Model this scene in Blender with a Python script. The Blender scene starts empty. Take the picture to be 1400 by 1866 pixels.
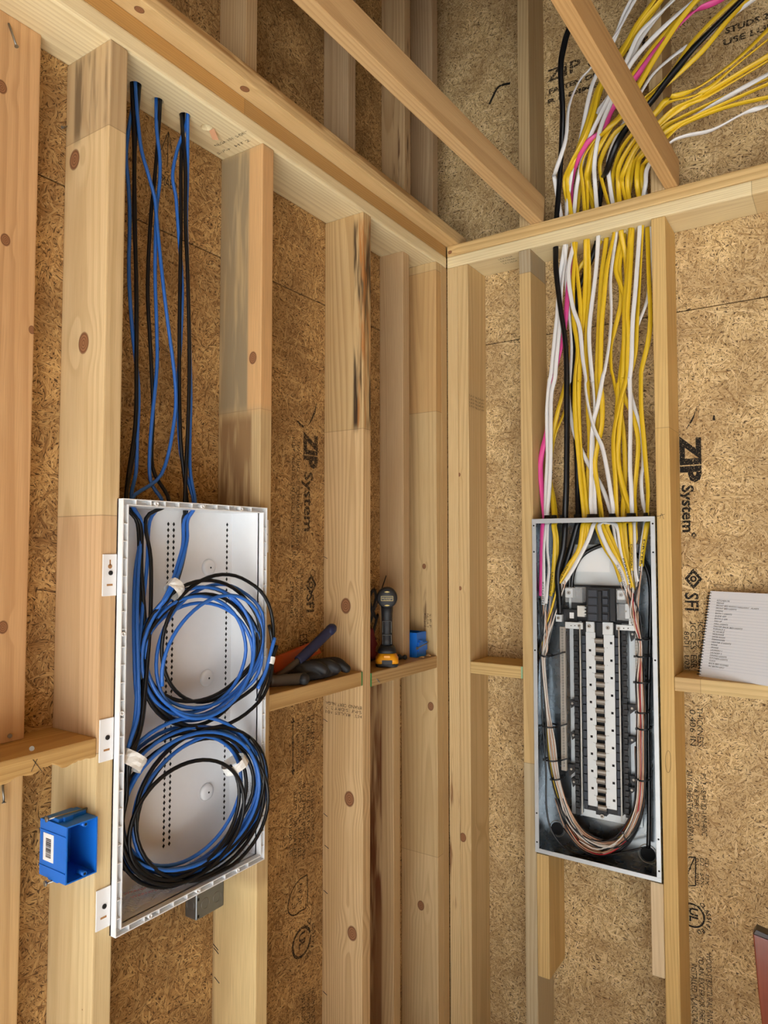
import bpy, bmesh, math, random
from mathutils import Vector, Matrix, Euler
scene = bpy.context.scene
COL = scene.collection
V = Vector
random.seed(7)

# ------------------------------------------------------------------ camera
F_PX, IMG_W, IMG_H = 1295.5, 1400, 1866
CAM = V((1.1199, -2.0839, 1.7519))
YAW, PITCH = 0.5829, 0.0491
fwd = V((-math.sin(YAW) * math.cos(PITCH), math.cos(YAW) * math.cos(PITCH), math.sin(PITCH)))
rgt = V((math.cos(YAW), math.sin(YAW), 0))
upv = rgt.cross(fwd)
cd = bpy.data.cameras.new('camera')
cam = bpy.data.objects.new('camera', cd); COL.objects.link(cam)
cd.sensor_fit = 'VERTICAL'; cd.sensor_height = 36.0
cd.lens = 36.0 * F_PX / IMG_H
cd.clip_start = 0.02
cam.matrix_world = Matrix(((rgt.x, upv.x, -fwd.x, CAM.x), (rgt.y, upv.y, -fwd.y, CAM.y), (rgt.z, upv.z, -fwd.z, CAM.z), (0, 0, 0, 1)))
scene.camera = cam

# ------------------------------------------------------------------ daylight
world = bpy.data.worlds.new('overcast_sky'); scene.world = world; world.use_nodes = True
bg = world.node_tree.nodes['Background']
bg.inputs[0].default_value = (0.74, 0.87, 1.0, 1); bg.inputs[1].default_value = 1.1
sun_d = bpy.data.lights.new('sun', 'SUN'); sun_d.energy = 15.0; sun_d.angle = math.radians(6); sun_d.color = (0.96, 0.98, 1.0)
sun = bpy.data.objects.new('sun', sun_d); COL.objects.link(sun); sun.location = (1, -9, 8)
sun.rotation_euler = V((-0.10, 0.80, -0.60)).to_track_quat('-Z', 'Y').to_euler()
vs = scene.view_settings
vs.view_transform = 'Standard'; vs.look = 'None'; vs.gamma = 1.0; vs.use_curve_mapping = False
vs.exposure = 1.42
scene.cycles.max_bounces = 7; scene.cycles.diffuse_bounces = 5; scene.cycles.transparent_max_bounces = 6; scene.cycles.caustics_reflective = False

# ------------------------------------------------------------------ measuring helpers: a point of the picture on a known plane of the room
def _ray(px, py): return fwd + rgt * ((px - 700) / F_PX) - upv * ((py - 933) / F_PX)
def on_x(px, py, x):
    d = _ray(px, py); return CAM + d * ((x - CAM.x) / d.x)
def on_y(px, py, y):
    d = _ray(px, py); return CAM + d * ((y - CAM.y) / d.y)
def on_z(px, py, z):
    d = _ray(px, py); return CAM + d * ((z - CAM.z) / d.z)

# ------------------------------------------------------------------ mesh helpers
ORG = {}
def empty(name, loc=(0, 0, 0), label=None, cat=None, group=None, kind=None):
    o = bpy.data.objects.new(name, None); COL.objects.link(o); o.location = loc; o.empty_display_size = 0.02
    ORG[o] = V(loc); return tag(o, label, cat, group, kind)
def tag(o, label=None, cat=None, group=None, kind=None):
    if label: o['label'] = label
    if cat: o['category'] = cat
    if group: o['group'] = group
    if kind: o['kind'] = kind
    return o
def link(name, me, parent=None, org=(0, 0, 0)):
    o = bpy.data.objects.new(name, me); COL.objects.link(o)
    if parent is not None: o.parent = parent; ORG[o] = ORG[parent]
    else: o.location = org; ORG[o] = V(org)
    return o
class MB:
    """collects shapes given in room coordinates"""
    def __init__(s, M=None): s.v = []; s.f = []; s.m = []; s.sm = []; s.M = M; s.mi = 0; s.smooth = False
    def add(s, vs, fs, smooth=None):
        b = len(s.v); s.v += [V(p) for p in vs]
        for f in fs: s.f.append([b + i for i in f]); s.m.append(s.mi); s.sm.append(s.smooth if smooth is None else smooth)
        return s
    def box(s, a, b, R=None, c=None):
        x0, y0, z0 = a; x1, y1, z1 = b
        vs = [V((x, y, z)) for z in (z0, z1) for y in (y0, y1) for x in (x0, x1)]
        if R is not None:
            c = V(c) if c is not None else (V(a) + V(b)) / 2
            vs = [R @ (p - c) + c for p in vs]
        return s.add(vs, [(0, 2, 3, 1), (4, 5, 7, 6), (0, 1, 5, 4), (2, 6, 7, 3), (0, 4, 6, 2), (1, 3, 7, 5)], False)
    def cbox(s, c, size, R=None):
        c = V(c); h = V(size) / 2; return s.box(c - h, c + h, R, c)
    def cyl(s, p0, p1, r, n=12, r1=None, cap=True):
        p0 = V(p0); p1 = V(p1); r1 = r if r1 is None else r1
        d = (p1 - p0).normalized(); a = d.orthogonal().normalized(); b = d.cross(a)
        ring = [(a * math.cos(t) + b * math.sin(t)) for t in (2 * math.pi * i / n for i in range(n))]
        vs = [p0 + q * r for q in ring] + [p1 + q * r1 for q in ring]
        s.add(vs, [(i, (i + 1) % n, n + (i + 1) % n, n + i) for i in range(n)], True)
        if cap: s.add(vs, [tuple(range(n - 1, -1, -1)), tuple(range(n, 2 * n))], False)
        return s
    def lathe(s, p, axis, prof, n=20, a=None):
        p = V(p); d = V(axis).normalized(); a = (V(a) if a is not None else d.orthogonal()).normalized(); b = d.cross(a)
        vs = []
        for r, h in prof:
            for i in range(n):
                t = 2 * math.pi * i / n; vs.append(p + d * h + (a * math.cos(t) + b * math.sin(t)) * r)
        fs = [(k * n + i, k * n + (i + 1) % n, (k + 1) * n + (i + 1) % n, (k + 1) * n + i) for k in range(len(prof) - 1) for i in range(n)]
        s.add(vs, fs, True)
        return s.add(vs, [tuple(range(n - 1, -1, -1)), tuple(range((len(prof) - 1) * n, len(prof) * n))], False)
    def tube(s, pts, r, n=8, flat=None, closed=False, cap=True):
        """pts: list of Vector; r: radius or (half width, half thickness); flat: direction of the wide side"""
        P = [V(p) for p in pts]; ra, rb = (r, r) if not isinstance(r, tuple) else r
        vs = []; N = len(P); prev = None
        for i, p in enumerate(P):
            t = ((P[(i + 1) % N] - P[i - 1]) if closed else (P[min(i + 1, N - 1)] - P[max(i - 1, 0)]))
            t = t.normalized() if t.length > 1e-9 else V((0, 0, 1))
            if flat is not None:
                f = flat(i / max(1, N - 1)) if callable(flat) else V(flat)
                a = f - t * f.dot(t)
                a = a.normalized() if a.length > 1e-4 else t.orthogonal().normalized()
            else:
                if prev is None: a = t.orthogonal().normalized()
                else:
                    a = prev - t * prev.dot(t); a = a.normalized() if a.length > 1e-6 else t.orthogonal().normalized()
            prev = a; b = t.cross(a)
            for k in range(n):
                q = 2 * math.pi * k / n; vs.append(p + a * (ra * math.cos(q)) + b * (rb * math.sin(q)))
        m = N if closed else N - 1
        s.add(vs, [(i * n + k, i * n + (k + 1) % n, ((i + 1) % N) * n + (k + 1) % n, ((i + 1) % N) * n + k) for i in range(m) for k in range(n)], True)
        if cap and not closed: s.add(vs, [tuple(range(n - 1, -1, -1)), tuple(range((N - 1) * n, N * n))], False)
        return s
    def prism(s, poly, d, smooth=False):
        """poly: list of 3-D points (planar), d: extrusion vector"""
        n = len(poly); d = V(d); A = [V(p) for p in poly]; B = [p + d for p in A]
        s.add(A + B, [tuple(range(n)), tuple(range(2 * n - 1, n - 1, -1))], False)
        return s.add(A + B, [(i, n + i, n + (i + 1) % n, (i + 1) % n) for i in range(n)], smooth)
    def build(s, name, mat, parent=None, org=None, bevel=0, seg=2, sub=0):
        me = bpy.data.meshes.new(name)
        o0 = ORG[parent] if parent is not None else V(org if org is not None else (0, 0, 0))
        vs = [(s.M @ p if s.M else p) - o0 for p in s.v]
        me.from_pydata([tuple(p) for p in vs], [], s.f)
        for m in (mat if isinstance(mat, (list, tuple)) else [mat]): me.materials.append(m)
        for i, p in enumerate(me.polygons): p.material_index = s.m[i]; p.use_smooth = s.sm[i]
        bm = bmesh.new(); bm.from_mesh(me)
        bmesh.ops.remove_doubles(bm, verts=bm.verts, dist=1e-6)
        bmesh.ops.recalc_face_normals(bm, faces=bm.faces)
        if bevel:
            es = [e for e in bm.edges if len(e.link_faces) == 2 and e.calc_face_angle(0) > 0.7]
            bmesh.ops.bevel(bm, geom=es, offset=bevel, segments=seg, affect='EDGES', clamp_overlap=True, profile=0.6)
        bm.to_mesh(me); bm.free()
        o = link(name, me, parent, o0 if parent is None else (0, 0, 0))
        if sub:
            md = o.modifiers.new('subsurf', 'SUBSURF'); md.levels = md.render_levels = sub
            for p in me.polygons: p.use_smooth = True
        return o
def spline(pts, n=8):
    """Catmull-Rom through pts"""
    P = [V(p) for p in pts]
    if len(P) < 3: return P
    Q = [P[0] * 2 - P[1]] + P + [P[-1] * 2 - P[-2]]; out = []
    for i in range(1, len(Q) - 2):
        p0, p1, p2, p3 = Q[i - 1:i + 3]
        for k in range(n):
            t = k / n
            out.append(0.5 * ((2 * p1) + (p2 - p0) * t + (2 * p0 - 5 * p1 + 4 * p2 - p3) * t * t + (3 * p1 - p0 - 3 * p2 + p3) * t ** 3))
    out.append(P[-1]); return out

# ------------------------------------------------------------------ material helpers
def lin(c): return tuple(((v / 255) / 12.92 if v / 255 <= 0.04045 else ((v / 255 + 0.055) / 1.055) ** 2.4) for v in c[:3]) + (1,)
class NT:
    def __init__(s, name):
        s.mat = bpy.data.materials.new(name); s.mat.use_nodes = True; s.t = s.mat.node_tree
        s.bsdf = s.t.nodes['Principled BSDF']; s.out = s.t.nodes['Material Output']
    def node(s, typ, **kw):
        n = s.t.nodes.new(typ)
        for k, v in kw.items(): setattr(n, k, v)
        return n
    def put(s, inp, v):
        if isinstance(v, bpy.types.NodeSocket): s.t.links.new(v, inp)
        elif v is not None:
            try: inp.default_value = v
            except Exception: inp.default_value = tuple(v)[:len(inp.default_value)]
    def math(s, op, a, b=None, c=None, clamp=False):
        n = s.node('ShaderNodeMath', operation=op, use_clamp=clamp)
        for i, x in enumerate((a, b, c)):
            if x is not None: s.put(n.inputs[i], x)
        return n.outputs[0]
    def vmath(s, op, a, b=None):
        n = s.node('ShaderNodeVectorMath', operation=op); s.put(n.inputs[0], a)
        if b is not None: s.put(n.inputs[1], b)
        return n.outputs['Value' if op in ('LENGTH', 'DOT_PRODUCT', 'DISTANCE') else 'Vector']
    def noise(s, vec, scale, detail=2, rough=0.5, dist=0):
        n = s.node('ShaderNodeTexNoise'); s.put(n.inputs['Vector'], vec); n.inputs['Scale'].default_value = scale
        n.inputs['Detail'].default_value = detail; n.inputs['Roughness'].default_value = rough; n.inputs['Distortion'].default_value = dist
        return n.outputs[0]
    def mix(s, f, a, b, mode='MIX'):
        n = s.node('ShaderNodeMix', data_type='RGBA', blend_type=mode); s.put(n.inputs[0], f); s.put(n.inputs[6], a); s.put(n.inputs[7], b)
        return n.outputs[2]
    def range(s, v, a, b, c=0.0, d=1.0, smooth=True):
        n = s.node('ShaderNodeMapRange'); n.interpolation_type = 'SMOOTHSTEP' if smooth else 'LINEAR'
        for i, x in enumerate((v, a, b, c, d)): s.put(n.inputs[i], x)
        return n.outputs[0]
    def sep(s, v):
        n = s.node('ShaderNodeSeparateXYZ'); s.put(n.inputs[0], v); return n.outputs
    def comb(s, x, y, z):
        n = s.node('ShaderNodeCombineXYZ')
        for i, q in enumerate((x, y, z)): s.put(n.inputs[i], q)
        return n.outputs[0]
    def obj(s): return s.node('ShaderNodeTexCoord').outputs['Object']
    def bump(s, h, strength, dist=0.001):
        n = s.node('ShaderNodeBump'); n.inputs['Strength'].default_value = strength; n.inputs['Distance'].default_value = dist
        s.put(n.inputs['Height'], h); s.put(s.bsdf.inputs['Normal'], n.outputs[0])
    def done(s, color, rough=0.6, metal=0.0, spec=0.5):
        s.put(s.bsdf.inputs['Base Color'], color); s.put(s.bsdf.inputs['Roughness'], rough)
        s.bsdf.inputs['Metallic'].default_value = metal; s.bsdf.inputs['Specular IOR Level'].default_value = spec
        return s.mat
def plastic(name, c, rough=0.4, metal=0.0, var=0.12, scale=40, spec=0.5):
    """plain surface with faint procedural unevenness"""
    n = NT(name); f = n.noise(n.obj(), scale, 3)
    col = lin(c); dk = tuple(v * (1 - var) for v in col[:3]) + (1,)
    return n.done(n.mix(f, dk, col), n.range(f, 0.2, 0.8, rough * 0.9, min(1, rough * 1.15)), metal, spec)
def soft(c):
    l = 0.3 * c[0] + 0.59 * c[1] + 0.11 * c[2]
    return (0.80 * c[0] + 0.20 * l, (0.80 * c[1] + 0.20 * l) * 1.025, (0.80 * c[2] + 0.20 * l) * 1.03)
_wood_n = [0]
def wood(base, dark=None, seed=None, knots=(), segs=(), stains=(), ring=0.006, contrast=0.5, rough=0.62):
    """lumber: growth rings about a pith line beside the board, fibres along local z.
    knots: (axis 'x'|'y', u, z, r); segs: (z0, z1, colour); stains: (z0, z1, u0, u1, colour, noise scale)"""
    _wood_n[0] += 1; rr = random.Random(seed if seed is not None else _wood_n[0])
    n = NT('wood_%d' % _wood_n[0]); o = n.obj(); x, y, z = n.sep(o)
    base = soft(base); b = lin(base); d = lin(dark) if dark else (b[0] * 0.62, b[1] * 0.52, b[2] * 0.40, 1)
    off = V((rr.uniform(-9, 9), rr.uniform(-9, 9), rr.uniform(-9, 9)))
    oz = n.vmath('ADD', n.vmath('MULTIPLY', o, (1, 1, 0.06)), tuple(off))
    low = n.noise(oz, 9, 1)
    bend = n.math('MULTIPLY', n.math('SUBTRACT', low, 0.5), 0.07)
    px, py = rr.choice((-1, 1)) * rr.uniform(0.03, 0.10), rr.uniform(-0.05, 0.05)
    xx = n.math('SUBTRACT', x, px); yy = n.math('SUBTRACT', y, py)
    rad = n.math('ADD', n.math('SQRT', n.math('ADD', n.math('MULTIPLY', xx, xx), n.math('MULTIPLY', yy, yy))), bend)
    kmask = None; kring = None; kd = None
    for (ax, u, kz, kr) in knots:
        uu = n.math('SUBTRACT', x if ax == 'x' else y, u); zz = n.math('MULTIPLY', n.math('SUBTRACT', z, kz), 0.78)
        dist = n.math('SQRT', n.math('ADD', n.math('MULTIPLY', uu, uu), n.math('MULTIPLY', zz, zz)))
        dist = n.math('ADD', dist, n.math('MULTIPLY', n.math('SUBTRACT', low, 0.5), kr * 0.6))
        q_ = n.math('DIVIDE', dist, kr); kd = q_ if kd is None else n.math('MINIMUM', kd, q_)
        infl = n.range(dist, kr * 0.6, kr * 4.0, 1.0, 0.0)
        rad = n.math('ADD', rad, n.math('MULTIPLY', infl, n.math('MULTIPLY', uu, 0.5)))
        m = n.range(dist, kr * 0.82, kr * 1.05, 1.0, 0.0)
        kmask = m if kmask is None else n.math('MAXIMUM', kmask, m)
        k2 = n.math('MULTIPLY', n.range(dist, kr * 0.75, kr * 0.98, 0, 1), m)
        kring = k2 if kring is None else n.math('MAXIMUM', kring, k2)
    ph = n.math('FRACT', n.math('DIVIDE', rad, ring))
    late = n.math('MULTIPLY', n.range(ph, 0.25, 0.86), n.range(ph, 0.9, 1.0, 1.0, 0.0))
    fib = n.noise(n.vmath('MULTIPLY', o, (1, 1, 0.012)), 900, 1, 0.6)
    blot = n.noise(n.vmath('MULTIPLY', o, (1, 1, 0.25)), 14, 1)
    c = n.mix(n.math('MULTIPLY', late, contrast), b, d)
    for (z0, z1, cc) in segs:
        m = n.math('MULTIPLY', n.math('GREATER_THAN', z, z0), n.math('LESS_THAN', z, z1))
        cl = lin(soft(cc)); c2 = n.mix(n.math('MULTIPLY', late, contrast), cl, tuple(v * k for v, k in zip(cl[:3], (0.62, 0.52, 0.42))) + (1,))
        c = n.mix(m, c, c2)
        for zb in (z0, z1):
            ln = n.math('LESS_THAN', n.math('ABSOLUTE', n.math('SUBTRACT', z, n.math('ADD', zb, n.math('MULTIPLY', n.math('PINGPONG', y, 0.004), 0.0)))), 0.0009)
            c = n.mix(n.math('MULTIPLY', ln, 0.45), c, (0.12, 0.07, 0.03, 1))
    for (ax, z0, z1, u0, u1, cc, sc, th) in stains:
        u = x if ax == 'x' else y
        e = n.noise(n.vmath('MULTIPLY', o, (1, 1, 0.10)), sc * 1.3, 3, 0.65)
        m = n.math('MULTIPLY', n.range(z, z0 - 0.02, z0 + 0.02), n.range(z, z1 - 0.02, z1 + 0.02, 1, 0))
        m = n.math('MULTIPLY', m, n.math('MULTIPLY', n.range(u, u0 - 0.004, u0 + 0.004), n.range(u, u1 - 0.004, u1 + 0.004, 1, 0)))
        m = n.math('MULTIPLY', m, n.range(e, th - 0.08, th + 0.08))
        c = n.mix(m, c, lin(cc))
    c = n.mix(n.range(fib, 0.35, 0.75, 0.0, 0.28), c, (d[0] * 0.8, d[1] * 0.8, d[2] * 0.8, 1))
    c = n.mix(n.range(blot, 0.42, 0.72, 0.0, 0.30), c, (b[0] * 0.78, b[1] * 0.68, b[2] * 0.55, 1))
    if kmask is not None:
        kc = n.mix(n.range(n.math('FRACT', n.math('MULTIPLY', kd, 3.6)), 0.2, 0.9), lin((158, 112, 76)), lin((118, 76, 48))); c = n.mix(kmask, c, kc); c = n.mix(kring, c, lin((84, 52, 34)))
    n.bump(fib, 0.22, 0.0005)
    return n.done(c, rough, 0, 0.35)
def osb(name, light, mid, dark, seed=0, axes=(1, 2)):
    """strand board: overlapping elongated flakes, the highest flake showing"""
    rr = random.Random(seed); n = NT(name); o = n.obj(); s = n.sep(o)
    p = n.comb(s[axes[0]], s[axes[1]], 0.0)
    wn = n.node('ShaderNodeTexNoise', noise_dimensions='2D'); n.put(wn.inputs['Vector'], p); wn.inputs['Scale'].default_value = 16; wn.inputs['Detail'].default_value = 0
    p = n.vmath('ADD', p, n.vmath('MULTIPLY', n.vmath('SUBTRACT', wn.outputs[1], (0.5, 0.5, 0.5)), (0.02, 0.02, 0)))
    h = c = e = q = None
    def mixf(g, a, b, typ='FLOAT'):
        mx = n.node('ShaderNodeMix', data_type=typ); n.put(mx.inputs[0], g)
        k = {'FLOAT': (2, 3, 0), 'VECTOR': (4, 5, 1)}[typ]; n.put(mx.inputs[k[0]], a); n.put(mx.inputs[k[1]], b); return mx.outputs[k[2]]
    for k, (ang, L, W) in enumerate(((8, 0.060, 0.0060), (-38, 0.036, 0.0040), (52, 0.040, 0.0045), (100, 0.046, 0.0055))):
        mp = n.node('ShaderNodeMapping'); n.put(mp.inputs['Vector'], p)
        mp.inputs['Rotation'].default_value = (0, 0, math.radians(ang)); mp.inputs['Location'].default_value = (rr.uniform(-5, 5), rr.uniform(-5, 5), 0)
        sc = n.vmath('MULTIPLY', mp.outputs[0], (1 / L, 1 / W, 1))
        vo = n.node('ShaderNodeTexVoronoi', voronoi_dimensions='2D', feature='F1'); n.put(vo.inputs['Vector'], sc); vo.inputs['Scale'].default_value = 1.0
        rgb = n.node('ShaderNodeSeparateColor'); n.put(rgb.inputs[0], vo.outputs['Color'])
        edge = n.range(vo.outputs['Distance'], 0.40, 0.75, 0.0, 1.0, False)
        if h is None: h, c, e, q = rgb.outputs[0], rgb.outputs[1], edge, sc
        else:
            g = n.math('GREATER_THAN', rgb.outputs[0], h)
            h = n.math('MAXIMUM', h, rgb.outputs[0]); c = mixf(g, c, rgb.outputs[1]); e = mixf(g, e, edge); q = mixf(g, q, sc, 'VECTOR')
    def n2(vec, scale, detail=0):
        t = n.node('ShaderNodeTexNoise', noise_dimensions='2D'); n.put(t.inputs['Vector'], vec); t.inputs['Scale'].default_value = scale; t.inputs['Detail'].default_value = detail
        return t.outputs[0]
    fib = n2(n.vmath('MULTIPLY', q, (3.0, 4.5, 1)), 1.0, 2)
    c = n.math('ADD', n.math('MULTIPLY_ADD', c, 0.55, 0.22), n.math('MULTIPLY', n.math('SUBTRACT', fib, 0.5), 1.25))
    cr = n.node('ShaderNodeValToRGB'); n.put(cr.inputs[0], c)
    el = cr.color_ramp.elements; el[0].position = 0.05; el[0].color = lin(dark); el[1].position = 0.95; el[1].color = lin(light)
    m1 = el.new(0.38); m1.color = lin(mid)
    col = n.mix(n.math('MULTIPLY', e, 0.35), cr.outputs[0], lin(dark))
    sp = n2(n.vmath('MULTIPLY', q, (5.0, 1.9, 1)), 1.0, 0)                      # dark splinters lying with the flakes
    col = n.mix(n.math('MULTIPLY', n.range(sp, 0.665, 0.72), 0.9), col, lin((58, 38, 22)))
    bl = n2(p, 7.0, 1); col = n.mix(n.range(bl, 0.32, 0.68, 0.35, 0.0), col, lin(dark))
    return n.done(col, 0.75, 0, 0.3)

# ------------------------------------------------------------------ the setting
T = 0.0381; H = 2.69; DP = 0.136
L2, L3, L4 = -1.303, -0.897, -0.4904
R2, R3 = 0.2587, 0.6616
FAM = {'LS': Matrix(((0, -1, 0), (1, 0, 0), (0, 0, 1))), 'RS': Matrix.Identity(3),
       'LP': Matrix(((0, 1, 0), (0, 0, 1), (1, 0, 0))), 'RP': Matrix(((0, 0, -1), (0, 1, 0), (1, 0, 0)))}
def lumber(name, parent, fam, a, b, base, knots=(), segs=(), stains=(), bevel=0.003, cut=(), wane=0, **kw):
    """one board between corners a and b (room coordinates); knots (axis, room point, radius); segs (from, to, colour) along the board"""
    a = V(a); b = V(b); c = (a + b) / 2; R = FAM[fam]; Ri = R.transposed()
    h = Ri @ ((b - a) / 2); h = V((abs(h.x), abs(h.y), abs(h.z)))
    loc = lambda P: Ri @ (V(P) - c)
    ks = []
    for ax, P, r in knots:
        q = loc(P); ks.append((ax, q.x if ax == 'x' else q.y, q.z, r))
    along = {'LS': 2, 'RS': 2, 'LP': 1, 'RP': 0}[fam]; sg = -1 if fam == 'RP' else 1
    sl = [tuple(sorted(((z0 - c[along]) * sg, (z1 - c[along]) * sg))) + (cc,) for z0, z1, cc in segs]
    st = [(ax,) + tuple(sorted(((z0 - c[along]) * sg, (z1 - c[along]) * sg))) + tuple(rest) for ax, z0, z1, *rest in stains]
    mat = wood(base, knots=ks, segs=sl, stains=st, **kw)
    mb = MB(); nz = 1
    mb.box(-h, h)
    o = mb.build(name, mat, None, (0, 0, 0), bevel, 2)
    o.parent = parent; ORG[o] = V((0, 0, 0))
    o.matrix_local = Matrix.Translation(c) @ R.to_4x4()
    if wane:                                    # chewed lower front edge of a block
        me = o.data; bm = bmesh.new(); bm.from_mesh(me)
        bmesh.ops.subdivide_edges(bm, edges=[e for e in bm.edges if abs(e.verts[0].co.z - e.verts[1].co.z) > h.z], cuts=40, use_grid_fill=True)
        rr = random.Random(3)
        ph = [rr.uniform(0, 6) for _ in range(5)]
        for v in bm.verts:
            if v.co.x < -h.x + 0.004 and v.co.y > h.y - 0.02:
                w = 0.5 + 0.5 * math.sin(v.co.z * 31 + ph[0]) * math.sin(v.co.z * 83 + ph[1]) + rr.uniform(-0.2, 0.2)
                v.co.x += wane * max(0, w)
        bm.to_mesh(me); bm.free()
    if cut:
        dg = bpy.context.evaluated_depsgraph_get()
        cm = MB()
        for p, q, r in cut: cm.cyl(p, q, r, 24)
        co = cm.build('cutter', mat); md = o.modifiers.new('b', 'BOOLEAN'); md.object = co; md.operation = 'DIFFERENCE'; md.solver = 'EXACT'
        bpy.context.view_layer.update(); dg = bpy.context.evaluated_depsgraph_get()
        me = bpy.data.meshes.new_from_object(o.evaluated_get(dg)); o.modifiers.clear(); o.data = me
        bpy.data.objects.remove(co)
    return o
def text(name, s, mat, parent, origin, ux, uy, size, lift, shear=0.0, bold=0.0, width=None, spacing=1.0):
    """flat print: letters run along ux, stand along uy, lying on the surface 'lift' above it"""
    cu = bpy.data.curves.new(name, 'FONT'); cu.body = s; cu.size = size; cu.shear = shear; cu.offset = bold; cu.space_character = spacing; cu.resolution_u = 2
    to = bpy.data.objects.new(name, cu); COL.objects.link(to)
    bpy.context.view_layer.update()
    me = bpy.data.meshes.new_from_object(to.evaluated_get(bpy.context.evaluated_depsgraph_get())); bpy.data.objects.remove(to)
    ux = V(ux).normalized(); uy = V(uy).normalized(); un = ux.cross(uy); o0 = ORG[parent] if parent is not None else V()
    k = 1.0
    if width and len(me.vertices): k = width / max(1e-6, max(v.co.x for v in me.vertices))
    Pw = parent.matrix_world if False else None
    for v in me.vertices: v.co = V(origin) + ux * (v.co.x * k) + uy * v.co.y + un * lift - o0
    me.materials.clear(); me.materials.append(mat)
    return link(name, me, parent)

PINE = (226, 186, 128); PALE = (232, 200, 146); TAN = (214, 170, 108); ORANGE = (214, 150, 80); HONEY = (224, 178, 104)
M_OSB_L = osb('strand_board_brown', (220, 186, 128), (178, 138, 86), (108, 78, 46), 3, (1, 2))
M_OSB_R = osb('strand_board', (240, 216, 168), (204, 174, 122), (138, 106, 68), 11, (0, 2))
M_OSB_C = osb('strand_board_overhead', (214, 180, 126), (180, 142, 92), (116, 84, 52), 5, (0, 1))
nt = NT('concrete'); _o = nt.obj()
M_CONC = nt.done(nt.mix(nt.noise(_o, 2.5, 5, 0.6), (0.52, 0.51, 0.49, 1), (0.64, 0.63, 0.60, 1)), 0.8)
def print_mat(name, c, wear):
    n = NT(name); o = n.obj(); n.done(lin(c), 0.8, 0, 0.2)
    tr = n.node('ShaderNodeBsdfTransparent'); mx = n.node('ShaderNodeMixShader')
    f = n.math('MAXIMUM', n.range(n.noise(o, 260, 3, 0.7), wear, wear + 0.10), n.range(n.noise(o, 45, 2), wear + 0.12, wear + 0.2))
    n.put(mx.inputs[0], f); n.t.links.new(n.bsdf.outputs[0], mx.inputs[1]); n.t.links.new(tr.outputs[0], mx.inputs[2]); n.t.links.new(mx.outputs[0], n.out.inputs[0])
    return n.mat
M_INK = print_mat('stamp_ink', (34, 30, 26), 0.56)
M_INKF = print_mat('faded_stamp_ink', (52, 42, 32), 0.52)
M_PEN = plastic('pen_ink', (30, 26, 24), 0.7)
M_STEEL = plastic('nail_steel', (150, 148, 142), 0.4, 0.9)
M_GREEN = plastic('green_end_paint', (58, 140, 76), 0.7, var=0.3)

floor = MB().box((-0.3, -5.2, -0.12), (4.4, 0.3, 0)).build('floor', M_CONC); tag(floor, 'pale concrete slab floor', kind='structure')
ground = MB().box((-12, -24, -0.16), (16, -5.21, -0.02)).build('ground_outside', M_CONC); tag(ground, 'pale concrete apron outside the opening', kind='structure')
# walls: an empty for each, boards and sheets are its pieces
wl = empty('wall_left', (0, 0, 0), 'unfinished stud wall with strand board sheathing', kind='structure')
wr = empty('wall_right', (0, 0, 0), 'unfinished stud wall holding the breaker panel', kind='structure')
def sheet(par, a, b, m): return MB().box(a, b).build('sheathing_panel', m, par, bevel=0.0012, seg=1)
ZS = 2.4500
osbL = {}
for k, (y0, y1) in enumerate(((-1.2845, 0.147), (-2.504, -1.2875), (-3.72, -2.507), (-5.0, -3.723))):
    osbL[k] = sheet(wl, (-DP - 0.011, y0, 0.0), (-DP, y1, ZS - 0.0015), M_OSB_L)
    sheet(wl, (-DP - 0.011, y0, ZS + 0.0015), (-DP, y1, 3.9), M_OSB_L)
osbR = {}
for k, (x0, x1) in enumerate(((-0.147, 0.679), (0.682, 1.9), (1.903, 3.1), (3.103, 4.2))):
    osbR[k] = sheet(wr, (x0, DP, 0.0), (x1, DP + 0.011, ZS - 0.0015), M_OSB_R)
    osbR[k + 10] = sheet(wr, (x0, DP, ZS + 0.0015), (x1, DP + 0.011, 3.9), M_OSB_R)
# opposite walls and roof, with the wide door opening behind the viewer that lets the daylight in
MB().box((4.2, -5.1, 0), (4.3, 0.14, 3.9)).build('wall_far', M_OSB_L)['kind'] = 'structure'
wb = MB().box((-0.147, -5.1, 0), (0.25, -5.0, 3.9)).box((0.25, -5.1, 2.35), (4.0, -5.0, 3.9)).box((4.0, -5.1, 0), (4.2, -5.0, 3.9)).build('wall_back', M_OSB_R); wb['kind'] = 'structure'
MB().box((-0.3, -5.2, 3.9), (4.4, 0.3, 3.92)).build('ceiling', M_OSB_C)['kind'] = 'structure'
MB().box((0.0, -4.99, 3.12), (4.19, -0.86, 3.14)).box((1.22, -0.86, 3.12), (4.19, -0.001, 3.14)).build('shade_deck', M_OSB_C)['kind'] = 'structure'      # added unseen deck that blocks floor light and darkens the attic
M_LEAK_BACK = plastic('light_leak_backing', (70, 64, 58), 0.8)  # backing added behind the sheathing to stop light leaking through its seams
MB().box((-DP - 0.02, -5.1, 0), (-DP - 0.0115, 0.16, 3.9)).build('light_leak_backing', M_LEAK_BACK, wl)
MB().box((-0.16, DP + 0.0115, 0), (4.2, DP + 0.02, 3.9)).build('light_leak_backing', M_LEAK_BACK, wr)

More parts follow.
